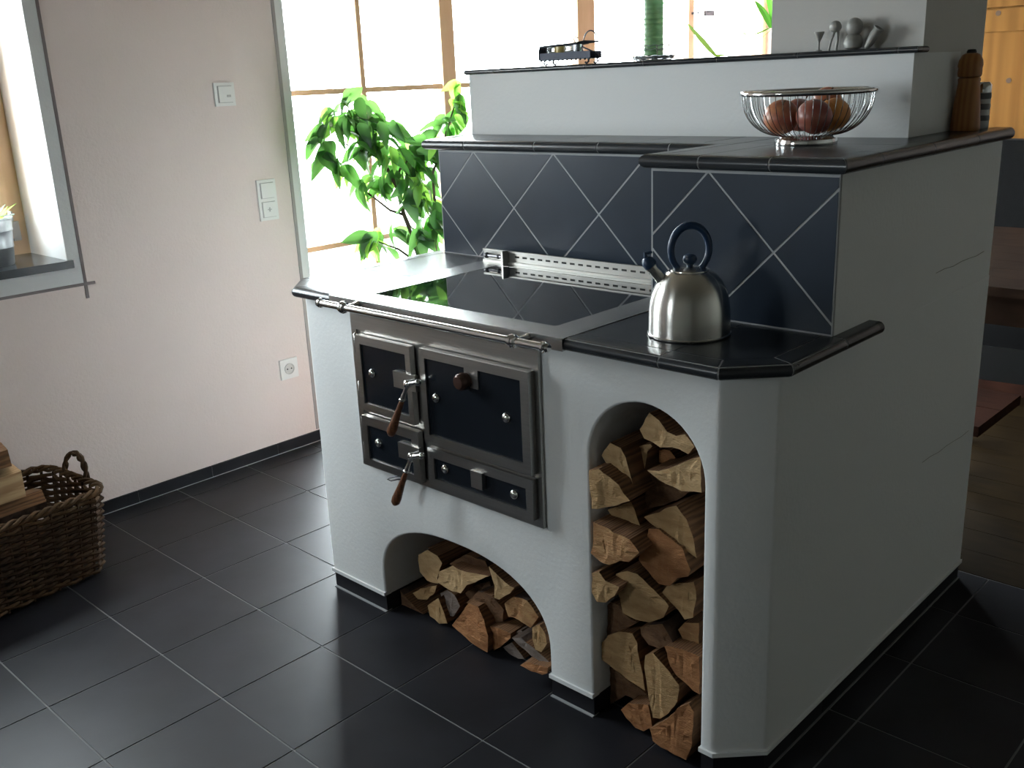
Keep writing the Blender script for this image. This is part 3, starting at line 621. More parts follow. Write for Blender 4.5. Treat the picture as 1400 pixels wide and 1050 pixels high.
LOGS_TALL=[
(0.035,'pale',[(1.105,0.757),(1.129,0.745),(1.148,0.726),(1.172,0.722),(1.19,0.73),(1.214,0.71),(1.198,0.69),(1.178,0.695),(1.159,0.695),(1.13,0.688),(1.091,0.698),(1.079,0.715)]),
(0.03,'pale',[(1.009,0.673),(1.038,0.668),(1.049,0.649),(1.058,0.616),(1.07,0.579),(1.051,0.554),(1.034,0.57),(1.025,0.585),(1.01,0.609),(0.992,0.627),(0.985,0.638)]),
(0.012,'tan',[(0.967,0.607),(0.992,0.616),(1.019,0.605),(1.042,0.593),(1.051,0.575),(1.068,0.562),(1.033,0.542),(0.984,0.521),(0.971,0.52),(0.968,0.561)]),
(0.08,'pale',[(1.024,0.65),(1.075,0.669),(1.081,0.666),(1.067,0.65),(1.061,0.611),(1.041,0.624)]),
(0.11,'red',[(1.074,0.647),(1.102,0.651),(1.119,0.64),(1.094,0.619),(1.077,0.62)]),
(0.03,'pale',[(1.106,0.636),(1.133,0.64),(1.168,0.658),(1.199,0.678),(1.227,0.692),(1.231,0.617),(1.213,0.615),(1.187,0.61),(1.169,0.613),(1.133,0.621)]),
(0.09,'brown',[(1.063,0.595),(1.091,0.59),(1.131,0.582),(1.163,0.581),(1.147,0.564),(1.106,0.537),(1.06,0.514),(1.057,0.557)]),
(0.045,'tan',[(0.99,0.51),(1.049,0.543),(1.06,0.526),(1.072,0.496),(1.075,0.46),(1.06,0.456),(1.036,0.47),(1.007,0.492)]),
(0.006,'redtan',[(0.973,0.487),(1.001,0.487),(1.045,0.482),(1.077,0.481),(1.103,0.461),(1.089,0.446),(1.074,0.429),(1.05,0.424),(1.02,0.403),(0.99,0.401),(0.966,0.412),(0.973,0.45)]),
(0.035,'tan',[(1.091,0.524),(1.171,0.572),(1.195,0.548),(1.211,0.516),(1.221,0.47),(1.199,0.477),(1.163,0.492),(1.125,0.508)]),
(0.025,'red',[(1.106,0.503),(1.132,0.511),(1.165,0.498),(1.192,0.487),(1.203,0.465),(1.214,0.446),(1.208,0.43),(1.184,0.419),(1.165,0.394),(1.137,0.39),(1.109,0.409),(1.083,0.427),(1.095,0.454),(1.103,0.482)]),
(0.012,'tan',[(0.966,0.362),(0.984,0.371),(1.003,0.355),(1.039,0.352),(1.027,0.328),(1.005,0.304),(0.983,0.299),(0.968,0.316)]),
(0.03,'tan',[(1.023,0.373),(1.053,0.389),(1.076,0.389),(1.12,0.364),(1.154,0.337),(1.14,0.305),(1.105,0.281),(1.07,0.276),(1.037,0.28),(1.03,0.316),(1.022,0.338)]),
(0.045,'tan',[(1.129,0.355),(1.141,0.375),(1.174,0.395),(1.209,0.409),(1.216,0.373),(1.208,0.326),(1.188,0.314),(1.172,0.329),(1.152,0.34)]),
(0.05,'brown',[(0.94,0.267),(0.955,0.268),(0.984,0.277),(1.012,0.279),(1.024,0.264),(1.064,0.259),(1.036,0.234),(0.999,0.209),(0.967,0.185),(0.947,0.186)]),
(0.04,'brown',[(1.074,0.251),(1.098,0.268),(1.133,0.284),(1.15,0.269),(1.167,0.244),(1.145,0.237),(1.127,0.222),(1.098,0.219),(1.077,0.235)]),
(0.06,'redtan',[(1.162,0.273),(1.176,0.294),(1.212,0.307),(1.215,0.242),(1.199,0.241),(1.176,0.248)]),
(0.03,'tan',[(0.965,0.144),(0.973,0.182),(0.995,0.208),(1.024,0.228),(1.061,0.236),(1.073,0.216),(1.084,0.168),(1.093,0.129),(1.096,0.108),(1.06,0.115),(1.013,0.129),(0.978,0.138)]),
(0.02,'red',[(1.153,0.248),(1.184,0.257),(1.214,0.259),(1.242,0.26),(1.243,0.17),(1.226,0.171),(1.184,0.19),(1.167,0.207)]),
(0.02,'tan',[(1.104,0.205),(1.124,0.219),(1.141,0.21),(1.167,0.193),(1.193,0.172),(1.188,0.128),(1.165,0.087),(1.142,0.062),(1.124,0.057),(1.115,0.087),(1.109,0.121),(1.102,0.16)]),
(0.06,'brown',[(0.954,0.104),(0.996,0.101),(1.037,0.086),(1.077,0.074),(1.071,0.057),(1.052,0.041),(1.034,0.046),(1.018,0.045),(0.989,0.017),(0.965,0.003),(0.956,0.038)]),
(0.02,'red',[(1.035,0.036),(1.057,0.064),(1.112,0.083),(1.118,0.054),(1.124,0.034),(1.1,0.011),(1.076,0.008),(1.051,0.023)]),
(0.005,'red',[(1.129,0.042),(1.17,0.081),(1.195,0.12),(1.22,0.14),(1.234,0.127),(1.235,0.054),(1.224,0.009),(1.196,0.009),(1.159,0.01),(1.138,0.015)]),
]
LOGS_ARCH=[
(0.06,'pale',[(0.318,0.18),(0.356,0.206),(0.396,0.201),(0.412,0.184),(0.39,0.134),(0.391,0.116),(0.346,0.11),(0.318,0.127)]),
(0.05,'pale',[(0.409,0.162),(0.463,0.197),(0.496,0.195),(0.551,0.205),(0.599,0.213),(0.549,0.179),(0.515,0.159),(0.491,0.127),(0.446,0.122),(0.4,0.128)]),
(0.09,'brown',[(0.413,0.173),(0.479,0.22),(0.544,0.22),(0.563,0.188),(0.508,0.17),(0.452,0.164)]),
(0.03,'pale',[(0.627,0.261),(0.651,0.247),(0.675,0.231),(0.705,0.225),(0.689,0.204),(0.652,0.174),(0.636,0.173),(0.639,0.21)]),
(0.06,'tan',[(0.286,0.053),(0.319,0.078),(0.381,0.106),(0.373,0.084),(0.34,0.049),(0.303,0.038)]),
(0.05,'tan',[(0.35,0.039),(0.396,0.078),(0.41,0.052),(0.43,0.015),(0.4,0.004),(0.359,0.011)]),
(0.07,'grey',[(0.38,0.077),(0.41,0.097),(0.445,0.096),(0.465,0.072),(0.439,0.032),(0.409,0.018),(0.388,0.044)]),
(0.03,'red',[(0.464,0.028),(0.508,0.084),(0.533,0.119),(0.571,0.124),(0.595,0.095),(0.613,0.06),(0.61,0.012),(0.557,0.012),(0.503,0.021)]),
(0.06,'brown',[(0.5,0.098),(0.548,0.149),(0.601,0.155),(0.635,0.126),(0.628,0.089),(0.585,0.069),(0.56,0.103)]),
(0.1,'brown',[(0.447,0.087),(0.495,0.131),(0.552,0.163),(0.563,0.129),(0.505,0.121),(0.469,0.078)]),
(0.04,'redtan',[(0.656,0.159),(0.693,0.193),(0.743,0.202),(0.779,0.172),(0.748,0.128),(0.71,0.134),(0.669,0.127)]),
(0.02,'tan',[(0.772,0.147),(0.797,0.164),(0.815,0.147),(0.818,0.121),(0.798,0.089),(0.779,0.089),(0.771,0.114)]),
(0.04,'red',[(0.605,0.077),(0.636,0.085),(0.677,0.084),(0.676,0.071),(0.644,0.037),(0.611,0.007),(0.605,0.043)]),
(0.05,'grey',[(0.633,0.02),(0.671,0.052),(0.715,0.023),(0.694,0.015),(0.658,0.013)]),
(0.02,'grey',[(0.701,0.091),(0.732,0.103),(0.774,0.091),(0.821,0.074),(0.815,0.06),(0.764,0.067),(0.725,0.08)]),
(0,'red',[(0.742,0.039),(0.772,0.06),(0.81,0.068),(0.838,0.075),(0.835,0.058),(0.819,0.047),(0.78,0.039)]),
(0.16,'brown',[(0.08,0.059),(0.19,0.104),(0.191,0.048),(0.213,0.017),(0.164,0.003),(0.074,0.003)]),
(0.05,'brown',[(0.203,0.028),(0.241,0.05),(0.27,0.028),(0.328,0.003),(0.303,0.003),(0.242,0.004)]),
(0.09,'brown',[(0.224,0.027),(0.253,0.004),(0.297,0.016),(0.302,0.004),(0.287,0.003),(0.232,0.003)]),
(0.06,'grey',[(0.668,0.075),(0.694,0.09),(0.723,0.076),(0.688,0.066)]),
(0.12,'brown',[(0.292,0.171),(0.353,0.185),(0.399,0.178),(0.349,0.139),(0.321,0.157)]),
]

TL = ['big pale wedge-shaped log, topmost in the tall niche', 'pale upright slanting log at upper left below the tall arch', 'broad tan log against the left edge of the tall niche, upper third',
 'small pale log chip under the topmost log of the tall niche', 'small reddish log deep behind, below the topmost log of tall niche', 'pale split log at the right edge of the tall niche, second from top',
 'dark brown triangular log in the middle of the tall niche, upper third', 'tan pointed wedge log hanging tip-down, left half of the tall niche', 'rust-red and tan log at left edge of tall niche, mid-height',
 'large tan triangular log with sharp tip at right, mid-height of tall niche', 'ragged orange-red log in the centre of the tall niche', 'tan rounded log at the left edge, just below the rust-red log',
 'long tan slanting log in the centre, below the ragged orange log', 'tan log narrowing downwards at the right edge, lower half of tall niche', 'dull brown log at left edge under the long slanting log',
 'small brown knotty log in the middle of the lower tall niche', 'small half-hidden log at right edge, above the rough red one', 'big pale triangular log pointing down, lower left of tall niche',
 'rough reddish split log at right edge, lower third of tall niche', 'tan rounded upright log near bottom centre of the tall niche', 'dark brown log at bottom left of the tall niche',
 'small reddish log on the floor, bottom centre of tall niche', 'large red-brown log on the floor at the bottom right of tall niche']
for (y, k, p), l in zip(LOGS_TALL, TL): log(y, k, p, l, 'firewood in the tall niche')
AL = ['pale oval log at the upper left of the low arched niche', 'widest pale log near the top of the low arched niche', 'brown log lying behind the widest pale log of low niche',
 'pale V-shaped split log under the right slope of the low arch', 'small tan oval log at left in the low arched niche', 'tan half-round log on the floor, left of the big orange log',
 'grey weathered log left of the middle in the low niche', 'biggest orange-red log in the middle bottom of low niche', 'brown log directly right of the big orange log in low niche',
 'dark brown log in the shadowy centre of the low niche', 'chunky red-tan log at right in the low arched niche', 'pale upright oval log at the far right of low niche',
 'orange log on the floor right of the biggest orange one', 'grey splinter log on the floor at lower right of low niche', 'long grey-brown stick slanting to the lower right corner',
 'flat reddish log poking out at the lower right corner of low niche', 'dark log deep in the left shadow of the low niche', 'brown stick lying at the bottom left of the low niche',
 'dark log under the small tan oval log at left', 'thin grey log above the grey splinters at lower right', 'dark log at the top, right behind the pale oval log']
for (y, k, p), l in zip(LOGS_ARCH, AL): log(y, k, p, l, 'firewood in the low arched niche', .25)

# ================================================================== kettle
kt = empty('whistling_kettle', (1.124, .145, H+.0003), math.radians(223)); tag(kt, 'brushed steel dome kettle with a blue loop handle on the dark counter', 'kettle')
ks = mat('brushed_kettle_steel', (.66, .645, .61), .27, 1.0, aniso=.75)
tg = ks.node_tree.nodes.new('ShaderNodeTangent'); tg.direction_type = 'RADIAL'; tg.axis = 'Z'; ks.node_tree.links.new(tg.outputs[0], ks.node_tree.nodes['Principled BSDF'].inputs['Tangent']); ks.node_tree.nodes['Principled BSDF'].inputs['Anisotropic Rotation'].default_value = .25
blue = mat('blue_plastic', (.012, .035, .085), .32)
latheo('body', [(.078, 0), (.0835, .0015), (.0840, .004), (.0820, .006), (.0815, .030), (.0808, .055), (.0775, .075), (.072, .093), (.0635, .109), (.053, .1215), (.043, .129), (.0405, .130), (.0385, .1295), (0, .1295)], ks, kt, 56)
latheo('lid', [(.038, .1296), (.0375, .132), (.028, .135), (.012, .137), (0, .137)], ks, kt, 40)
latheo('lid_knob', [(.006, .136), (.006, .141), (.012, .145), (.0145, .152), (.012, .159), (.006, .162), (0, .1625)], blue, kt, 24)
bm = bmesh.new(); pts = []
for k in range(25):
    a = math.radians(-52+284*k/24); pts.append((.0375*math.cos(a), 0, .1715+.0475*math.sin(a)))
tube(bm, pts, [.0062+.0018*math.sin(math.pi*k/24) for k in range(25)], 12); finish(bm, 'loop_handle', blue, kt)
for s in (-1, 1): boxo('handle_lug', (s*.024-.004, s*.024+.004, -.005, .005, .128, .136), ks, kt, .001)
sd = Vector((.62, 0, .78)).normalized(); b0 = Vector((.050, 0, .108))
s_ = latheo('spout', [(.0135, 0), (.0125, .020), (.0118, .036), (.0128, .038), (.0128, .042), (0, .042)], ks, kt, 24, tuple(b0), tuple(sd))
wq = latheo('whistle', [(.0128, .042), (.0138, .044), (.0138, .054), (.010, .060), (.007, .063), (0, .064)], blue, kt, 20, tuple(b0), tuple(sd)); wq.parent = s_
bm = bmesh.new(); tube(bm, [tuple(b0+sd*.058), tuple(b0+sd*.068+Vector((-.004, 0, .006))), tuple(b0+sd*.066+Vector((-.016, 0, .010)))], [.006, .0045, .003], 8); q = finish(bm, 'whistle_lever', blue); q.parent = s_

# ================================================================== fruit bowl
BX, BY, BZ = 1.133, .587, z2+.0003
fb = empty('wire_fruit_bowl', (BX, BY, BZ)); tag(fb, 'round chromed wire fruit bowl on the upper tiled ledge', 'bowl')
wirem = mat('chrome_wire', (.55, .56, .57), .16, 1.0)
latheo('foot_ring', [(.060, 0), (.0675, 0), (.0685, .004), (.0665, .012), (.060, .014), (.057, .018), (.0555, .020), (.0545, .018), (.058, .010), (.060, .004), (.060, 0)][:-1], chrome, fb, 40)
prf = []
for k in range(13):
    a = math.pi/2*k/12; prf.append((.048+.093*math.sin(a)**.9 if k else .048, .019+.088*(1-math.cos(a))))
latheo('base_dish', [(0, .0185), (.056, .0185), (.056, .0205), (0, .0205)], chrome, fb, 36)
rm = bmesh.new(); tube(rm, [(.142*math.cos(2*math.pi*k/56), .142*math.sin(2*math.pi*k/56), .112) for k in range(56)], .0058, 10, True)
finish(rm, 'rim_band', chrome, fb)
wm = bmesh.new(); tube(wm, [(r, 0, z) for r, z in prf], .00095, 5); w0 = finish(wm, 'wire_rib', wirem, fb)
for k in range(1, 56):
    c = w0.copy(); COL.objects.link(c); c.rotation_euler.z = 2*math.pi*k/56
def apple(name, x, y, z, r, m, rot, label):
    bm = bmesh.new(); n0 = 0
    prof = []
    for k in range(15):
        a = math.pi*k/14; rr = r*math.sin(a)*(1+.06*math.cos(a)); zz = -r*.93*math.cos(a)
        if k > 11: zz -= r*.13*((k-11)/3)**2
        if k < 2: zz += r*.08*(1-k/2)
        prof.append((max(rr, 0), zz))
    prof[0] = (0, prof[0][1]); prof[-1] = (0, prof[-1][1])
    lathe(bm, prof, 22); o = finish(bm, name, m); o.location = (x, y, z); o.rotation_euler = rot
    bm = bmesh.new(); tube(bm, [(0, 0, r*.72), (.001, 0, r*.95), (.003, .001, r*1.12)], [.0015, .0013, .002], 6); finish(bm, 'stem', mat('apple_stem', (.10, .06, .03), .8), o)
    return tag(o, label, 'fruit', 'fruit in the wire bowl')
ared = mat('apple_red', (.36, .085, .055), .35, var=.25, vscale=30, col2=(.50, .22, .10)); adk = mat('apple_dark_red', (.22, .045, .04), .35, col2=(.30, .10, .06), vscale=30); aor = mat('orange_peel', (.62, .27, .06), .45, col2=(.50, .18, .04), vscale=25, bump=.3, bscale=220)
for nm, dx, dz, r, m, rot, l in (('apple', (-.056, 0), .061, .039, ared, (.5, .4, 0), 'light red apple at the left in the wire bowl'), ('apple', (0, -.056), .061, .039, adk, (-.5, .3, 0), 'dark red apple in front in the wire bowl'),
    ('orange', (.056, 0), .061, .039, aor, (.2, -.3, 0), 'orange-brown fruit at the right in the wire bowl'), ('apple', (0, .056), .061, .039, adk, (.3, .2, 1), 'dark red apple at the back left of the wire bowl'), ('apple', (.066, .070), .088, .033, ared, (.4, .5, 0), 'red apple behind the orange fruit, reaching the bowl rim')):
    ex, ey = dx; cy, sy = math.cos(yaw), math.sin(yaw)      # along and across the bowl
    apple(nm, BX+ex*cy-ey*sy, BY+ex*sy+ey*cy, BZ+dz, r, m, rot, l)

# ================================================================== pepper mill and salt shaker
pm = empty('pepper_mill', (1.309, 1.055, z2)); tag(pm, 'tall turned wooden pepper mill on the dark ledge beside the chimney', 'pepper mill')
mw = wood('mill_wood', (.36, .16, .05), (.25, .10, .03), (4, 4, .6), .35, 6, 2, .05)
latheo('body', [(.0325, 0), (.034, .003), (.0335, .015), (.030, .06), (.0265, .095), (.0245, .112), (.0255, .117), (.0255, .121), (.022, .123), (0, .123)], mw, pm, 32)
latheo('head', [(.022, .1235), (.0265, .126), (.0275, .133), (.0265, .145), (.0285, .150), (.0265, .163), (.020, .175), (.0125, .179), (0, .179)], mw, pm, 32)
latheo('top_nut', [(.011, .179), (.0115, .182), (.009, .187), (0, .188)], mat('dark_nut', (.03, .03, .03), .3, .8), pm, 16)
sh = empty('salt_shaker', (1.316, 1.136, z2)); tag(sh, 'small ribbed pale salt shaker half hidden behind the wooden pepper mill', 'salt shaker')
sm = mat('pale_shaker', (.50, .52, .52), .25); sdk = mat('shaker_bands', (.09, .095, .10), .3)
latheo('body', [(.019, 0), (.020, .004), (.019, .085), (0, .085)], sm, sh, 24); latheo('cap', [(.0195, .0855), (.0195, .103), (.014, .110), (0, .112)], chrome, sh, 24)
for z in (.018, .045, .070): latheo('band', [(.0196, z), (.0204, z+.002), (.0204, z+.012), (.0194, z+.014)], sdk, sh, 24)

# ================================================================== on the bank
cd = empty('candle_dish', (.495, .905, ZB)); tag(cd, 'scalloped clear glass candle dish on the raised bank', 'candle holder')
gl = mat('clear_dish_glass', (.75, .80, .82), .06, spec=.6); gl.node_tree.nodes['Principled BSDF'].inputs['Transmission Weight'].default_value = .85
bm = bmesh.new(); prof = [(.045, 0), (.056, .004), (.058, .012), (.054, .014), (.046, .008), (0, .007)]; lathe(bm, prof, 48)
for v in bm.verts:
    a = math.atan2(v.co.y, v.co.x); r = math.hypot(v.co.x, v.co.y)
    if r > .05: f = 1+.035*math.sin(a*12); v.co.x *= f; v.co.y *= f; v.co.z += .0015*math.sin(a*12)
finish(bm, 'dish', gl, cd)
latheo('inner_plate', [(.038, .0085), (.040, .012), (.039, .014), (.030, .013), (0, .013)], mat('dark_pewter', (.10, .12, .15), .25, .9), cd, 36)
for z, r in ((.030, .046), (.040, .044)):
    bm = bmesh.new(); tube(bm, [(r*math.cos(2*math.pi*k/40), r*math.sin(2*math.pi*k/40), z+.002*math.sin(k*6*math.pi/10)) for k in range(40)], .0016, 6, True); finish(bm, 'glass_ring', gl, cd)
for k in range(6):
    a = math.pi*k/3+.3; tubeo('ring_prong', [(.052*math.cos(a), .052*math.sin(a), .010), (.047*math.cos(a), .047*math.sin(a), .026), (.044*math.cos(a), .044*math.sin(a), .041)], .0014, gl, cd, 6)
ca = empty('green_candle', (.495, .905, ZB+.0142)); tag(ca, 'thick dark green ribbed pillar candle standing in the glass dish', 'candle')
gw = mat('green_wax', (.16, .33, .14), .5, var=.2, vscale=30, stretch=(1, 1, 4)); gw.node_tree.nodes['Principled BSDF'].inputs['Subsurface Weight'].default_value = .2
prof = [(0, 0)]; 
for k in range(66): prof.append((.0272+.0011*math.sin(k*1.9)+R.uniform(-.0005, .0005), .004*k))
prof += [(.022, .264), (.010, .258), (0, .257)]
latheo('wax', prof, gw, ca, 28); tubeo('wick', [(0, 0, .256), (.001, 0, .266), (.003, 0, .272)], .0011, dark_in, ca, 6)

ir = mat('wrought_iron', (.025, .028, .038), .45, .7)
th_ = empty('wrought_iron_tealight_rack', (.19, .905, ZB)); tag(th_, 'small black wrought-iron tealight rack with a loop handle on the bank', 'candle holder')
bm = bmesh.new(); box(bm, -.100, .098, -.026, .026, .016, .0175); box(bm, -.100, .098, -.027, -.0255, .016, .0375); box(bm, -.100, .098, .0255, .027, .016, .0375); box(bm, -.102, -.099, -.026, .026, .016, .056)
for k in range(12): sphere(bm, (-.094+k*.0172, -.027, .0155), .0032, u=8, v=6)
sphere(bm, (.104, 0, .020), .006, u=10, v=8); tube(bm, [(.095, 0, .030), (.106, 0, .022)], .004, 8); finish(bm, 'tray', ir, th_)
for sx in (-1, 1):
    for sy in (-1, 1): tubeo('foot', [(sx*.082+.004*sx, sy*.02, .017), (sx*.088, sy*.022, .008), (sx*.080, sy*.022, .003), (sx*.074, sy*.02, .006)], .003, ir, th_, 7)
for sy in (-1, 1): tubeo('side_rail', [(-.101, sy*.026, .016), (-.103, sy*.026, .040), (-.098, sy*.026, .056), (-.04, sy*.026, .058), (.02, sy*.026, .059), (.05, sy*.026, .061)], .0034, ir, th_, 7)
tubeo('cross_bar', [(.035, -.026, .0605), (.06, 0, .063), (.108, 0, .0625)], [.003, .0052, .0022], ir, th_, 8)
tubeo('loop_handle', [(.052+.027*(1-math.cos(math.pi*k/14)), 0, .060+.034*math.sin(math.pi*k/14)) for k in range(15)], .0019, ir, th_, 7)
tubeo('scroll', [(.045, 0, .052), (.058, 0, .046), (.075, 0, .040), (.09, 0, .034)], .0022, ir, th_, 7); tubeo('scroll', [(.022, 0, .060), (.014, 0, .074), (.022, 0, .080), (.030, 0, .076)], .0017, ir, th_, 7)
glc = MATS['clear_dish_glass']
for i, (x, m, l) in enumerate(((-.074, glc, 'leftmost clear glass tealight cup in the black iron rack'), (-.038, mat('amber_glass', (.55, .42, .16), .12), 'amber tealight cup, second from left in the black iron rack'), (-.002, glc, 'clear tealight cup right of the amber one in the rack'), (.030, mat('tin_grey', (.42, .44, .48), .25, .9), 'rightmost small tin tealight cup in the black iron rack'))):
    c = empty('tealight_cup', (.19+x, .905, ZB+.0177)); tag(c, l, 'tealight', 'tealights in the iron rack')
    latheo('cup', [(0, 0), (.0140, 0), (.0165, .008), (.0170, .040), (.0155, .040), (.0148, .008), (0, .004)], m, c, 22); latheo('wax', [(0, .0042), (.0140, .0045), (.0145, .024), (0, .0245)], mat('cream_wax', (.75, .68, .5), .5), c, 18)
pw = mat('grey_pewter_figure', (.30, .295, .275), .5, .25, var=.15, vscale=40)
def fig(name, x, label, build):
    o = empty(name, (x, .820, ZB)); build(o); tag(o, label, 'figurine', 'grey figurines on the bank')
def f_goblet(o): latheo('stem', [(.008, 0), (.008, .002), (.002, .004), (.002, .020), (0, .020)], pw, o, 14); latheo('cone_cup', [(.002, .020), (.011, .040), (.012, .044), (.010, .043), (0, .030)], pw, o, 18)
def f_ball(h, r, d):
    def b(o):
        tubeo('leg', [(-.010, 0, .001), (-.006, 0, .020), (d*.2, 0, h-r*.8)], [.003, .0025, .004], pw, o, 8); tubeo('leg', [(.008, 0, .001), (.011, 0, .020), (d+.006, 0, h-r*.8)], [.0035, .003, .005], pw, o, 8)
        bm = bmesh.new(); sphere(bm, (d, 0, h), r, 1, .8, .95, 18, 12); finish(bm, 'round_head', pw, o)
    return b
def f_mid(o):
    bm = bmesh.new(); sphere(bm, (0, 0, .050), .0205, 1, .75, 1, 20, 12); finish(bm, 'round_head', pw, o)
    latheo('body', [(.010, 0), (.019, .004), (.022, .015), (.017, .030), (.010, .036), (0, .037)], pw, o, 20)
def f_scoop(o):
    bm = bmesh.new(); tube(bm, [(-.012, 0, .002), (-.004, 0, .012), (.006, 0, .028), (.016, 0, .042)], [.006, .009, .012, .010], 12); finish(bm, 'leaning_cup', pw, o)
    tubeo('rim', [(.016+.009*math.cos(2*math.pi*k/16), .009*math.sin(2*math.pi*k/16), .043-.006*math.cos(2*math.pi*k/16)) for k in range(16)], .002, pw, o, 6, True)
fig('goblet_figurine', 1.036, 'tiny grey cone-shaped goblet, leftmost ornament before the chimney', f_goblet); fig('ball_headed_figurine', 1.072, 'slim two-legged grey ornament with a small round head on bank', f_ball(.053, .0145, .004))
fig('round_figurine', 1.122, 'plump grey ornament with the biggest round head before the chimney', f_mid); fig('leaning_figurine', 1.165, 'grey cup-shaped ornament leaning right, rightmost on the bank', f_scoop)

# ================================================================== plants
lm_ = leaf_mat('ficus_leaf', (.030, .080, .036), (.17, .42, .085), .5); lm_y = leaf_mat('young_leaf', (.11, .23, .05), (.40, .75, .12), .6)
def leaf_mesh(name, L, w, fold, droop, m, tip=.35):
    bm = bmesh.new(); n = 7; rows = []
    for i in range(n+1):
        t = i/n; ww = w*math.sin(math.pi*t**.8)**.85*(1-.25*t) if 0 < i < n else 0
        x = L*t; z = -droop*L*t*t
        if ww == 0: rows.append([bm.verts.new((x, 0, z))])
        else: rows.append([bm.verts.new((x, s*ww/2, z+fold*abs(s)*ww/2+.04*L*math.sin(6*t+s)*abs(s)*.3)) for s in (-1, -.5, 0, .5, 1)])
    for A, B in zip(rows, rows[1:]):
        if len(A) == 1: [bm.faces.new((A[0], B[k+1], B[k])) for k in range(4)]
        elif len(B) == 1: [bm.faces.new((A[k], A[k+1], B[0])) for k in range(4)]
        else: [bm.faces.new((A[k], A[k+1], B[k+1], B[k])) for k in range(4)]
    me = bpy.data.meshes.new(name); bm.to_mesh(me); bm.free(); me.materials.append(m)
    me.polygons.foreach_set('use_smooth', [True]*len(me.polygons)); return me
LV = [leaf_mesh('leaf', .115, .062, .35, .35, lm_), leaf_mesh('leaf', .100, .056, .25, .5, lm_), leaf_mesh('leaf', .128, .064, .45, .25, lm_), leaf_mesh('leaf', .092, .052, .2, .6, lm_)]
LY = [leaf_mesh('leaf', .09, .044, .3, .4, lm_y), leaf_mesh('leaf', .075, .036, .3, .55, lm_y)]
fp = empty('potted_ficus', (-.66, .99, 0)); tag(fp, 'large leafy green houseplant in front of the bright terrace window', 'plant')
brk = mat('plant_bark', (.085, .06, .04), .9, bump=.5, bscale=80)
pot = latheo('pot', [(0, 0), (.115, 0), (.125, .01), (.155, .25), (.165, .255), (.165, .285), (.15, .285), (.148, .262), (0, .262)], mat('terracotta_pot', (.45, .2, .11), .8, var=.1), fp, 32)
latheo('soil', [(.1475, .262), (.1475, .270), (0, .274)], mat('potting_soil', (.03, .02, .014), .95, bump=1, bscale=90), fp, 24)
blobs = [(-0.819,0.838,1.285,0.122,0.103,24),(-0.872,0.788,1.235,0.075,0.075,11),(-0.745,0.910,1.228,0.095,0.095,15),(-0.788,0.869,1.164,0.082,0.082,12),(-0.702,0.951,1.105,0.125,0.115,32),(-0.657,0.995,1.021,0.097,0.115,24),(-0.612,1.039,1.140,0.069,0.069,12),(-0.889,0.771,1.129,0.040,0.060,6),(-0.852,0.807,1.087,0.045,0.045,5),(-0.786,0.870,1.028,0.060,0.060,8),(-0.691,0.962,0.954,0.075,0.05,7),(-0.623,1.028,0.908,0.056,0.084,10),(-0.768,0.888,0.825,0.105,0.060,13),(-0.648,1.004,0.812,0.084,0.070,12),(-0.800,0.857,0.797,0.070,0.045,7),(-0.535,1.113,1.345,0.027,0.085,7),(-0.563,1.086,1.235,0.041,0.041,5),(-0.523,1.124,1.255,0.033,0.041,4)]
px, py = -.66, .99
def branch(pts, r0, r1):
    n = len(pts); tubeo('branch', [tuple(Vector(p)-Vector((px, py, 0))) for p in pts], [r0+(r1-r0)*i/(n-1) for i in range(n)], brk, fp, 8)
branch([(-.655, .99, .265), (-.650, 1.0, .5), (-.658, .99, .70), (-.666, .986, .78), (-.680, .972, .86), (-.697, .956, .93), (-.712, .942, 1.04), (-.745, .91, 1.14), (-.80, .855, 1.22), (-.82, .838, 1.29)], .013, .004)
branch([(-.652, 1.0, .6), (-.62, 1.03, .75), (-.61, 1.04, .9), (-.612, 1.039, 1.08), (-.57, 1.08, 1.22), (-.535, 1.113, 1.35)], .008, .003)
branch([(-.697, .956, .93), (-.735, .92, .95), (-.775, .88, 1.0), (-.85, .81, 1.08), (-.885, .775, 1.13)], .005, .002); branch([(-.712, .942, 1.04), (-.70, .955, 1.10), (-.665, .99, 1.15)], .006, .003)
branch([(-.665, .986, .74), (-.72, .935, .80), (-.77, .885, .83), (-.81, .85, .81)], .005, .002); branch([(-.745, .91, 1.14), (-.80, .87, 1.17), (-.87, .79, 1.22)], .005, .002)
hd_ = Vector((math.cos(yaw), math.sin(yaw), 0)); dv = Vector((-math.sin(yaw), math.cos(yaw), 0)); nl = 0
for bi, (x, y, z, rh, rz, n) in enumerate(blobs):
    for k in range(int(n*1.42)):
        while True:
            a, b, c = R.uniform(-1, 1), R.uniform(-1, 1), R.uniform(-1, 1)
            if a*a+b*b+c*c < 1: break
        P = Vector((x, y, z))+hd_*a*rh*.95+Vector((0, 0, b*rz*.95+.02))+dv*c*min(.10, rh)
        P.x = max(P.x, -.97)
        young = R.random() < (.8 if bi in (15, 17, 14) else .16 if b < .2 else .3)
        me = R.choice(LY if young else LV)
        o = bpy.data.objects.new('leaf', me); COL.objects.link(o); o.parent = fp
        ang = math.atan2(b, a) if R.random() < .6 else R.uniform(-3, 3)
        dirv = (hd_*(a*1.0+R.uniform(-.6, .6))+dv*R.uniform(-.8, .8)+Vector((0, 0, -.45+.3*b+R.uniform(-.5, .5)))).normalized()
        q = dirv.to_track_quat('X', 'Z'); o.rotation_mode = 'QUATERNION'
        from mathutils import Quaternion
        o.rotation_quaternion = q @ Quaternion((1, 0, 0), R.uniform(-1.2, 1.2)); o.location = P-Vector((px, py, 0))-dirv*.04
        s = R.uniform(.8, 1.15); o.scale = (s, s, s); nl += 1

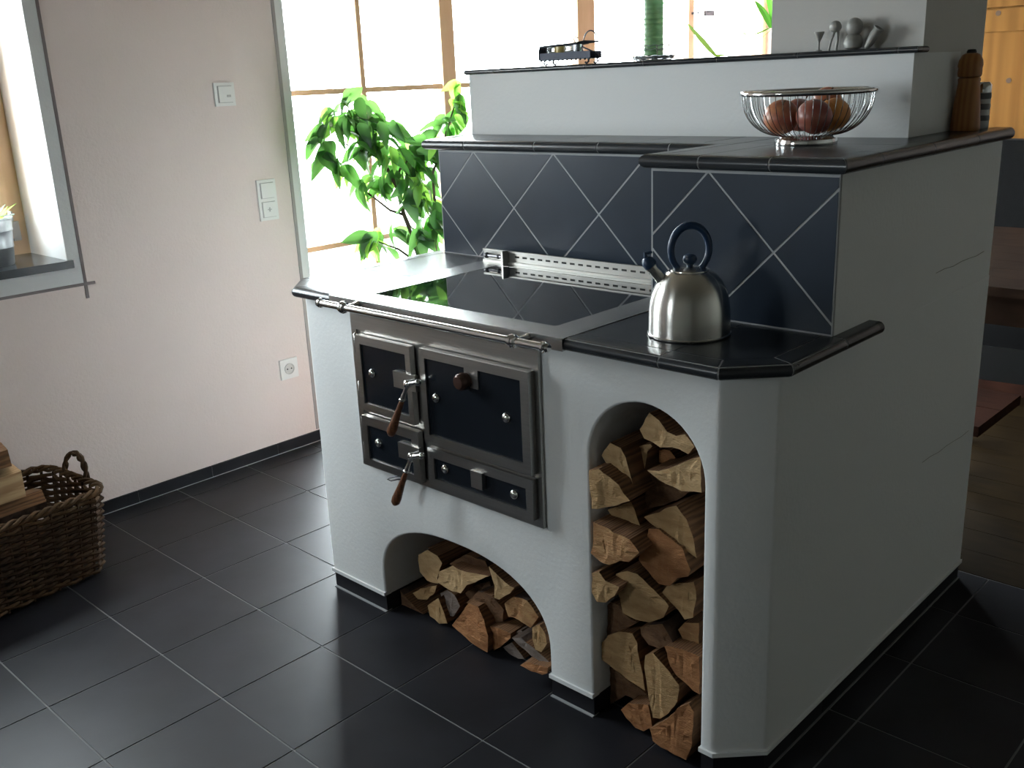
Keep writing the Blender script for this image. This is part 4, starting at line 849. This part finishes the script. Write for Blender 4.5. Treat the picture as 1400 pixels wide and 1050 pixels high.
# strap-leaved plant in a white pot on the bank
bp_ = empty('strap_leaved_plant', (.862, .965, ZB)); tag(bp_, 'small strap-leaved green plant in a white pot at the chimney edge', 'plant')
latheo('pot', [(0, 0), (.020, 0), (.022, .004), (.028, .062), (.0295, .064), (.0295, .069), (.027, .069), (.026, .060), (0, .058)], mat('white_glazed_pot', (.75, .75, .72), .2), bp_, 28)
lm_s = leaf_mat('strap_leaf', (.05, .17, .03), (.20, .60, .07), .55); lm_l = leaf_mat('lime_leaf', (.22, .40, .04), (.55, .85, .10), .6)
def strap(pts, w, m):
    bm = bmesh.new(); n = len(pts); rows = []
    for i, p in enumerate(pts):
        t = i/(n-1); ww = w*max(.06, math.sin(math.pi*min(1, .12+t*.88))**.7); p = Vector(p)
        rows.append([bm.verts.new(p+hd_*s*ww/2+dv*(.25*ww*abs(s))) for s in (-1, 0, 1)])
    for A, B in zip(rows, rows[1:]):
        for k in range(2): bm.faces.new((A[k], A[k+1], B[k+1], B[k]))
    return finish(bm, 'leaf', m, bp_)
def arc(b, mid, t, n=10):
    b, mid, t = Vector(b), Vector(mid), Vector(t); return [tuple((1-s)**2*b+2*s*(1-s)*mid+s*s*t) for s in [i/n for i in range(n+1)]]
strap(arc((-.028, -.012, .066), (-.040, -.025, .11), (-.060, -.045, .135)), .020, lm_s); strap(arc((-.020, -.012, .066), (-.022, -.02, .13), (-.040, -.03, .155)), .018, lm_s)
strap(arc((-.010, 0, .07), (.0, .0, .15), (.02, .01, .2)), .02, lm_s); strap(arc((-.03, -.02, .066), (-.07, -.05, .040), (-.085, -.06, .060)), .012, lm_s)
# the long lime leaf lies across its own direction: build it with a vertical blade
bm = bmesh.new(); rows = []
for i, p in enumerate(arc((-.026, -.012, .064), (-.09, -.04, .0), (-.165, -.058, .004), 6)[:-1]+arc((-.165, -.058, .004), (-.21, -.056, .044), (-.262, -.05, .092), 8)):
    t = i/14; w = .002 if t < .35 else .002+.012*math.sin(math.pi*min(1, (t-.35)/.65))**.8; rows.append([bm.verts.new(Vector(p)+Vector((.5*s*w, 0, s*w))) for s in (-.5, .5)])
for A, B in zip(rows, rows[1:]): bm.faces.new((A[0], A[1], B[1], B[0]))
finish(bm, 'leaf', lm_l, bp_)

# ================================================================== zinc bucket on the window sill
zb = empty('zinc_bucket', (-1.205, -.352, .9)); tag(zb, 'small zinc bucket planter on the dark sill of the left window', 'bucket')
zn = mat('zinc_sheet', (.50, .52, .54), .35, .85, var=.2, vscale=18)
latheo('pail', [(0, 0), (.054, 0), (.056, .004), (.0605, .055), (.0625, .057), (.0625, .063), (.062, .065), (.066, .108), (.068, .110), (.068, .116), (.067, .118), (.0705, .145), (.073, .147), (.073, .153), (.070, .153), (.067, .125), (0, .120)], zn, zb, 36)
lg = boxo('handle_ear', (-.010, .010, .069, .075, .135, .165), zn, zb, .002); tubeo('wire_handle', [(0, .076, .152), (.05, .066, .160), (.084, .02, .162), (.084, -.02, .162), (.05, -.066, .160), (0, -.076, .152)], .002, zn, zb, 6)
for k in range(9):
    a = k*.7; o = bpy.data.objects.new('leaf', LY[k % 2]); COL.objects.link(o); o.parent = zb; o.location = (.03*math.cos(a), .03*math.sin(a), .12); o.rotation_euler = (R.uniform(-.4, .4), -1.2+R.uniform(-.4, .3), a)

# ================================================================== wicker basket with firewood
BK = (-.775, -.69, 0)
wk = empty('wicker_basket', BK, math.radians(7)); tag(wk, 'large rectangular brown wicker log basket by the left wall', 'basket')
wcm = mat('brown_wicker', (.050, .026, .012), .7, spec=.15, var=.4, vscale=14, bump=.4, bscale=60); wcl = mat('light_wicker', (.085, .046, .020), .65, spec=.15, var=.3, vscale=14, bump=.4, bscale=60)
HX, HY, RC = .175, .30, .06
def per(s, z):                                 # rounded rectangle, s in 0..1
    g = 1+.11*z/.27*1; hx, hy = HX*.93*g, HY*.95*g; r = RC; L = [2*(hy-r), math.pi*r/2, 2*(hx-r), math.pi*r/2]*2; d = (s % 1)*sum(L)
    segs = [((hx, -hy+r), (0, 1)), ((hx-r, hy-r), 0), ((hx-r, hy), (-1, 0)), ((-hx+r, hy-r), math.pi/2), ((-hx, hy-r), (0, -1)), ((-hx+r, -hy+r), math.pi), ((-hx+r, -hy), (1, 0)), ((hx-r, -hy+r), 1.5*math.pi)]
    for (o, q), l in zip(segs, L):
        if d <= l:
            if isinstance(q, tuple): return Vector((o[0]+q[0]*d, o[1]+q[1]*d, z)), Vector((q[1], -q[0], 0))
            a = q+d/r; return Vector((o[0]+r*math.cos(a), o[1]+r*math.sin(a), z)), Vector((math.cos(a), math.sin(a), 0))
        d -= l
    return per(0, z)
NS = 44
for k in range(NS):
    pts = [tuple(per(k/NS, z)[0]) for z in (.004, .09, .18, .258)]; tubeo('stake', pts, .0048, wcm, wk, 6)
nr = 23
for r_ in range(nr):
    z = .012+r_*.0105; pts = []
    for k in range(NS*2):
        p, nn = per((k+.5)/(NS*2), z); ph = math.sin(math.pi*(k+.5)/2+math.pi/4 + (math.pi if r_ % 2 else 0)) ; pts.append(tuple(p+nn*.0075*ph+Vector((0, 0, R.uniform(-.0012, .0012)))))
    bm = bmesh.new(); tube(bm, pts, .0061, 5, True); finish(bm, 'weaver', wcl if r_ in (0, 1, nr-1) else wcm, wk)
def rimz(s):
    p, _ = per(s, .262); return .264+.020*max(0, 1-abs(p.x)/.10)*(abs(p.y) > .2)
for j in range(3):
    pts = []
    for k in range(120):
        p, nn = per(k/120, .262); a = k*2*math.pi*18/120+j*2.1; pts.append(tuple(p+nn*.009*math.cos(a)+Vector((0, 0, .004+.008*math.sin(a)))))
    bm = bmesh.new(); tube(bm, pts, .0056, 6, True); finish(bm, 'rim_strand', wcl, wk)
gh = HY*.95*1.107
for s in (1, -1):
    for j in range(2):
        pts = []
        for k in range(25):
            t = k/24; a = math.pi*t; c = Vector((.062*math.cos(a), s*(gh+.002+.012*math.sin(a)), .255+.085*math.sin(a)**.8)); w = t*22+j*math.pi
            pts.append(tuple(c+Vector((.005*math.cos(w), .005*math.sin(w), .003*math.sin(w)))))
        tubeo('handle', pts, .0062, wcm, wk, 7)
boxo('basket_floor', (-.13, .13, -.24, .24, .006, .012), wcm, wk)
def blog(y0, y1, x, z, poly, kind, label, rz=0):
    bm = bmesh.new(); n = len(poly); rows = []
    for t in range(5):
        f = t/4; rows.append([bm.verts.new((px_+R.uniform(-.002, .002), (y1-y0)*(f-.5)+(R.uniform(-.006, .006) if t in (0, 4) else 0), pz_+R.uniform(-.002, .002))) for px_, pz_ in poly])
    for A, B in zip(rows, rows[1:]):
        for k in range(n): bm.faces.new((A[k], B[k], B[(k+1) % n], A[(k+1) % n])).material_index = 1+(k >= n-2)
    bm.faces.new(rows[0]).material_index = 0; bm.faces.new(rows[-1][::-1]).material_index = 0
    bmesh.ops.recalc_face_normals(bm, faces=bm.faces); me = bpy.data.meshes.new('firewood_log'); bm.to_mesh(me); bm.free()
    o = link('firewood_log', me, None, [EG[kind], wood('split_wood_light', (.58, .40, .22), (.36, .21, .10), (8, .8, 8), .75, 6, 4, .4) if kind == 'pale' else split, bark]); o.location = (x, (y0+y1)/2, z); o.rotation_euler.z = rz
    tag(o, label, 'log', 'firewood in the wicker basket')
hexp = lambda r, sx=1, sz=1: [(r*sx*math.cos(a), r*sz*math.sin(a)) for a in (.2, 1.1, 2.3, 3.2, 4.3, 5.4)]
blog(-.93, -.60, -.70, .062, hexp(.047), 'brown', 'brown log at the bottom of the basket, nearest the room', .12); blog(-.95, -.60, -.83, .060, hexp(.046), 'brown', 'brown log at the bottom of the basket, by the wall', .1)
blog(-.93, -.525, -.69, .155, hexp(.046), 'tan', 'tan log lying just under the front rim of the basket', .12)
blog(-.93, -.545, -.795, .160, hexp(.050), 'brown', 'dark-ended log in the middle of the basket', .1)
blog(-.95, -.515, -.72, .2535, hexp(.050, 1, .9), 'brown', 'thick dark log resting across the basket top', .1)
blog(-.98, -.575, -.725, .345, [(.062, -.043), (.05, .03), (.0, .045), (-.05, .02), (-.055, -.035), (0, -.046)], 'pale', 'pale freshly split log on the pile in the wicker basket', .12)
blog(-.99, -.590, -.735, .425, [(.052, -.028), (.04, .02), (.0, .035), (-.05, .02), (-.055, -.025), (0, -.034)], 'redtan', 'reddish log, topmost of the pile in the wicker basket', .1)

# ================================================================== dining corner behind the stove
dk = wood('dark_bench_wood', (.045, .018, .012), (.026, .011, .008), (.6, 8, 8), .7, 3, 3, .10, .04); tbw = wood('dining_table_wood', (.024, .013, .008), (.015, .008, .005), (.6, 8, 8), .7, 3, 3, .10, .04)
bn = empty('stove_bench', (.95, 1.37, 0)); tag(bn, 'low dark red-brown wooden bench behind the stove', 'bench')
bn_p = lambda n, b, m=dk, bv=.004: off(boxo(n, b, m, None, bv), bn)
for a, b in ((1.185, 1.358), (1.362, 1.535)): bn_p('seat_board', (.35, 1.372, a, b, .42, .45))
for x in (.42, .98):
    for y in (1.21, 1.50): bn_p('leg', (x-.025, x+.025, y-.025, y+.025, 0, .42))
tb = empty('dining_table', (1.15, 2.2, 0)); tag(tb, 'brown wooden dining table in the dark room behind the stove', 'table')
tp = lambda n, b, m=tbw, bv=.004: off(boxo(n, b, m, None, bv), tb)
for k in range(8): tp('table_board', (.25, 1.72, 1.60+k*.147, 1.60+k*.147+.145, .722, .75))
for x0, x1, y0, y1 in ((.32, 1.65, 1.66, 1.685), (.32, 1.65, 2.69, 2.715)): tp('apron', (x0, x1, y0, y1, .62, .721))
for x in (.35, 1.60):
    for y in (1.68, 2.69): tp('leg', (x-.035, x+.035, y-.035, y+.035, 0, .721), pine_o if x > 1 and y > 2 else tbw)
fab = mat('dark_blue_upholstery', (.0045, .0045, .0048), .95, spec=.15, var=.2, vscale=40, bump=.3, bscale=300)
se = empty('upholstered_settle', (.9, 3.1, 0)); tag(se, 'dark blue upholstered high-backed bench beyond the dining table', 'bench')
off(boxo('seat_cushion', (.0, 1.9, 2.86, 3.22, .38, .48), fab, None, .02, 3), se); off(boxo('base', (.02, 1.88, 2.92, 3.24, 0, .379), dk, None, .004), se)
for k in range(3): off(boxo('back_cushion', (.0+k*.634, .0+k*.634+.632, 3.22, 3.32, .40, 1.06), fab, None, .02, 3), se)
so = empty('black_stool', (1.16, 2.12, 0), .1); tag(so, 'square black upholstered stool pushed under the brown dining table', 'stool')
blk = mat('black_leather', (.010, .010, .011), .5)
boxo('seat', (-.22, .22, -.20, .20, .36, .48), blk, so, .03, 3)
for x in (-.18, .18):
    for y in (-.16, .16): boxo('leg', (x-.017, x+.017, y-.017, y+.017, 0, .36), dk, so, .003)
# pine cupboard on the far wall
pc = empty('pine_cupboard', (.6, 3.85, 0)); tag(pc, 'tall honey-coloured pine cupboard with framed doors in the far room', 'cabinet')
cp_ = lambda n, b, bv=.004, par=None: (off(boxo(n, b, pine_o, None, bv), pc))
YC = 3.62
cp_('carcass', (.0, 1.3, YC, YB-.012, .05, 2.1)); cp_('plinth', (.02, 1.28, YC+.02, YB-.02, 0, .05)); cp_('cornice', (-.03, 1.33, YC-.03, YB-.012, 2.1, 2.17))
for i, (a, b) in enumerate(((.0, .728), (.732, 1.29))):
    d = bmesh.new(); frame_xz(d, a, b, .08, 1.62, .10, YC-.022, YC-.001, .092, .098, .12); dd = off(finish(d, 'door', pine_o, None, 40, .004), pc)
    q = boxo('door_panel', (a+.099, b-.091, YC-.010, YC-.001, .199, 1.523), pine_o, None, 0); q.parent = dd
    d = bmesh.new(); frame_xz(d, a, b, 1.63, 2.06, .08, YC-.022, YC-.001); dd2 = off(finish(d, 'upper_door', pine_o, None, 40, .004), pc)
    q = boxo('door_panel', (a+.079, b-.079, YC-.012, YC-.001, 1.709, 1.981), pine_o); q.parent = dd2
    if i == 0:
        for kx, kz, yy in ((.590, 1.302, YC-.0105), (.518, 1.603, YC-.0225), (.62, 1.08, YC-.0105)):
            q = latheo('knot', [(.012, 0), (.012, .001), (0, .0012)], mat('pine_knot', (.075, .032, .009), .6), None, 14, (kx, yy, kz), (0, -1, 0)); q.parent = dd
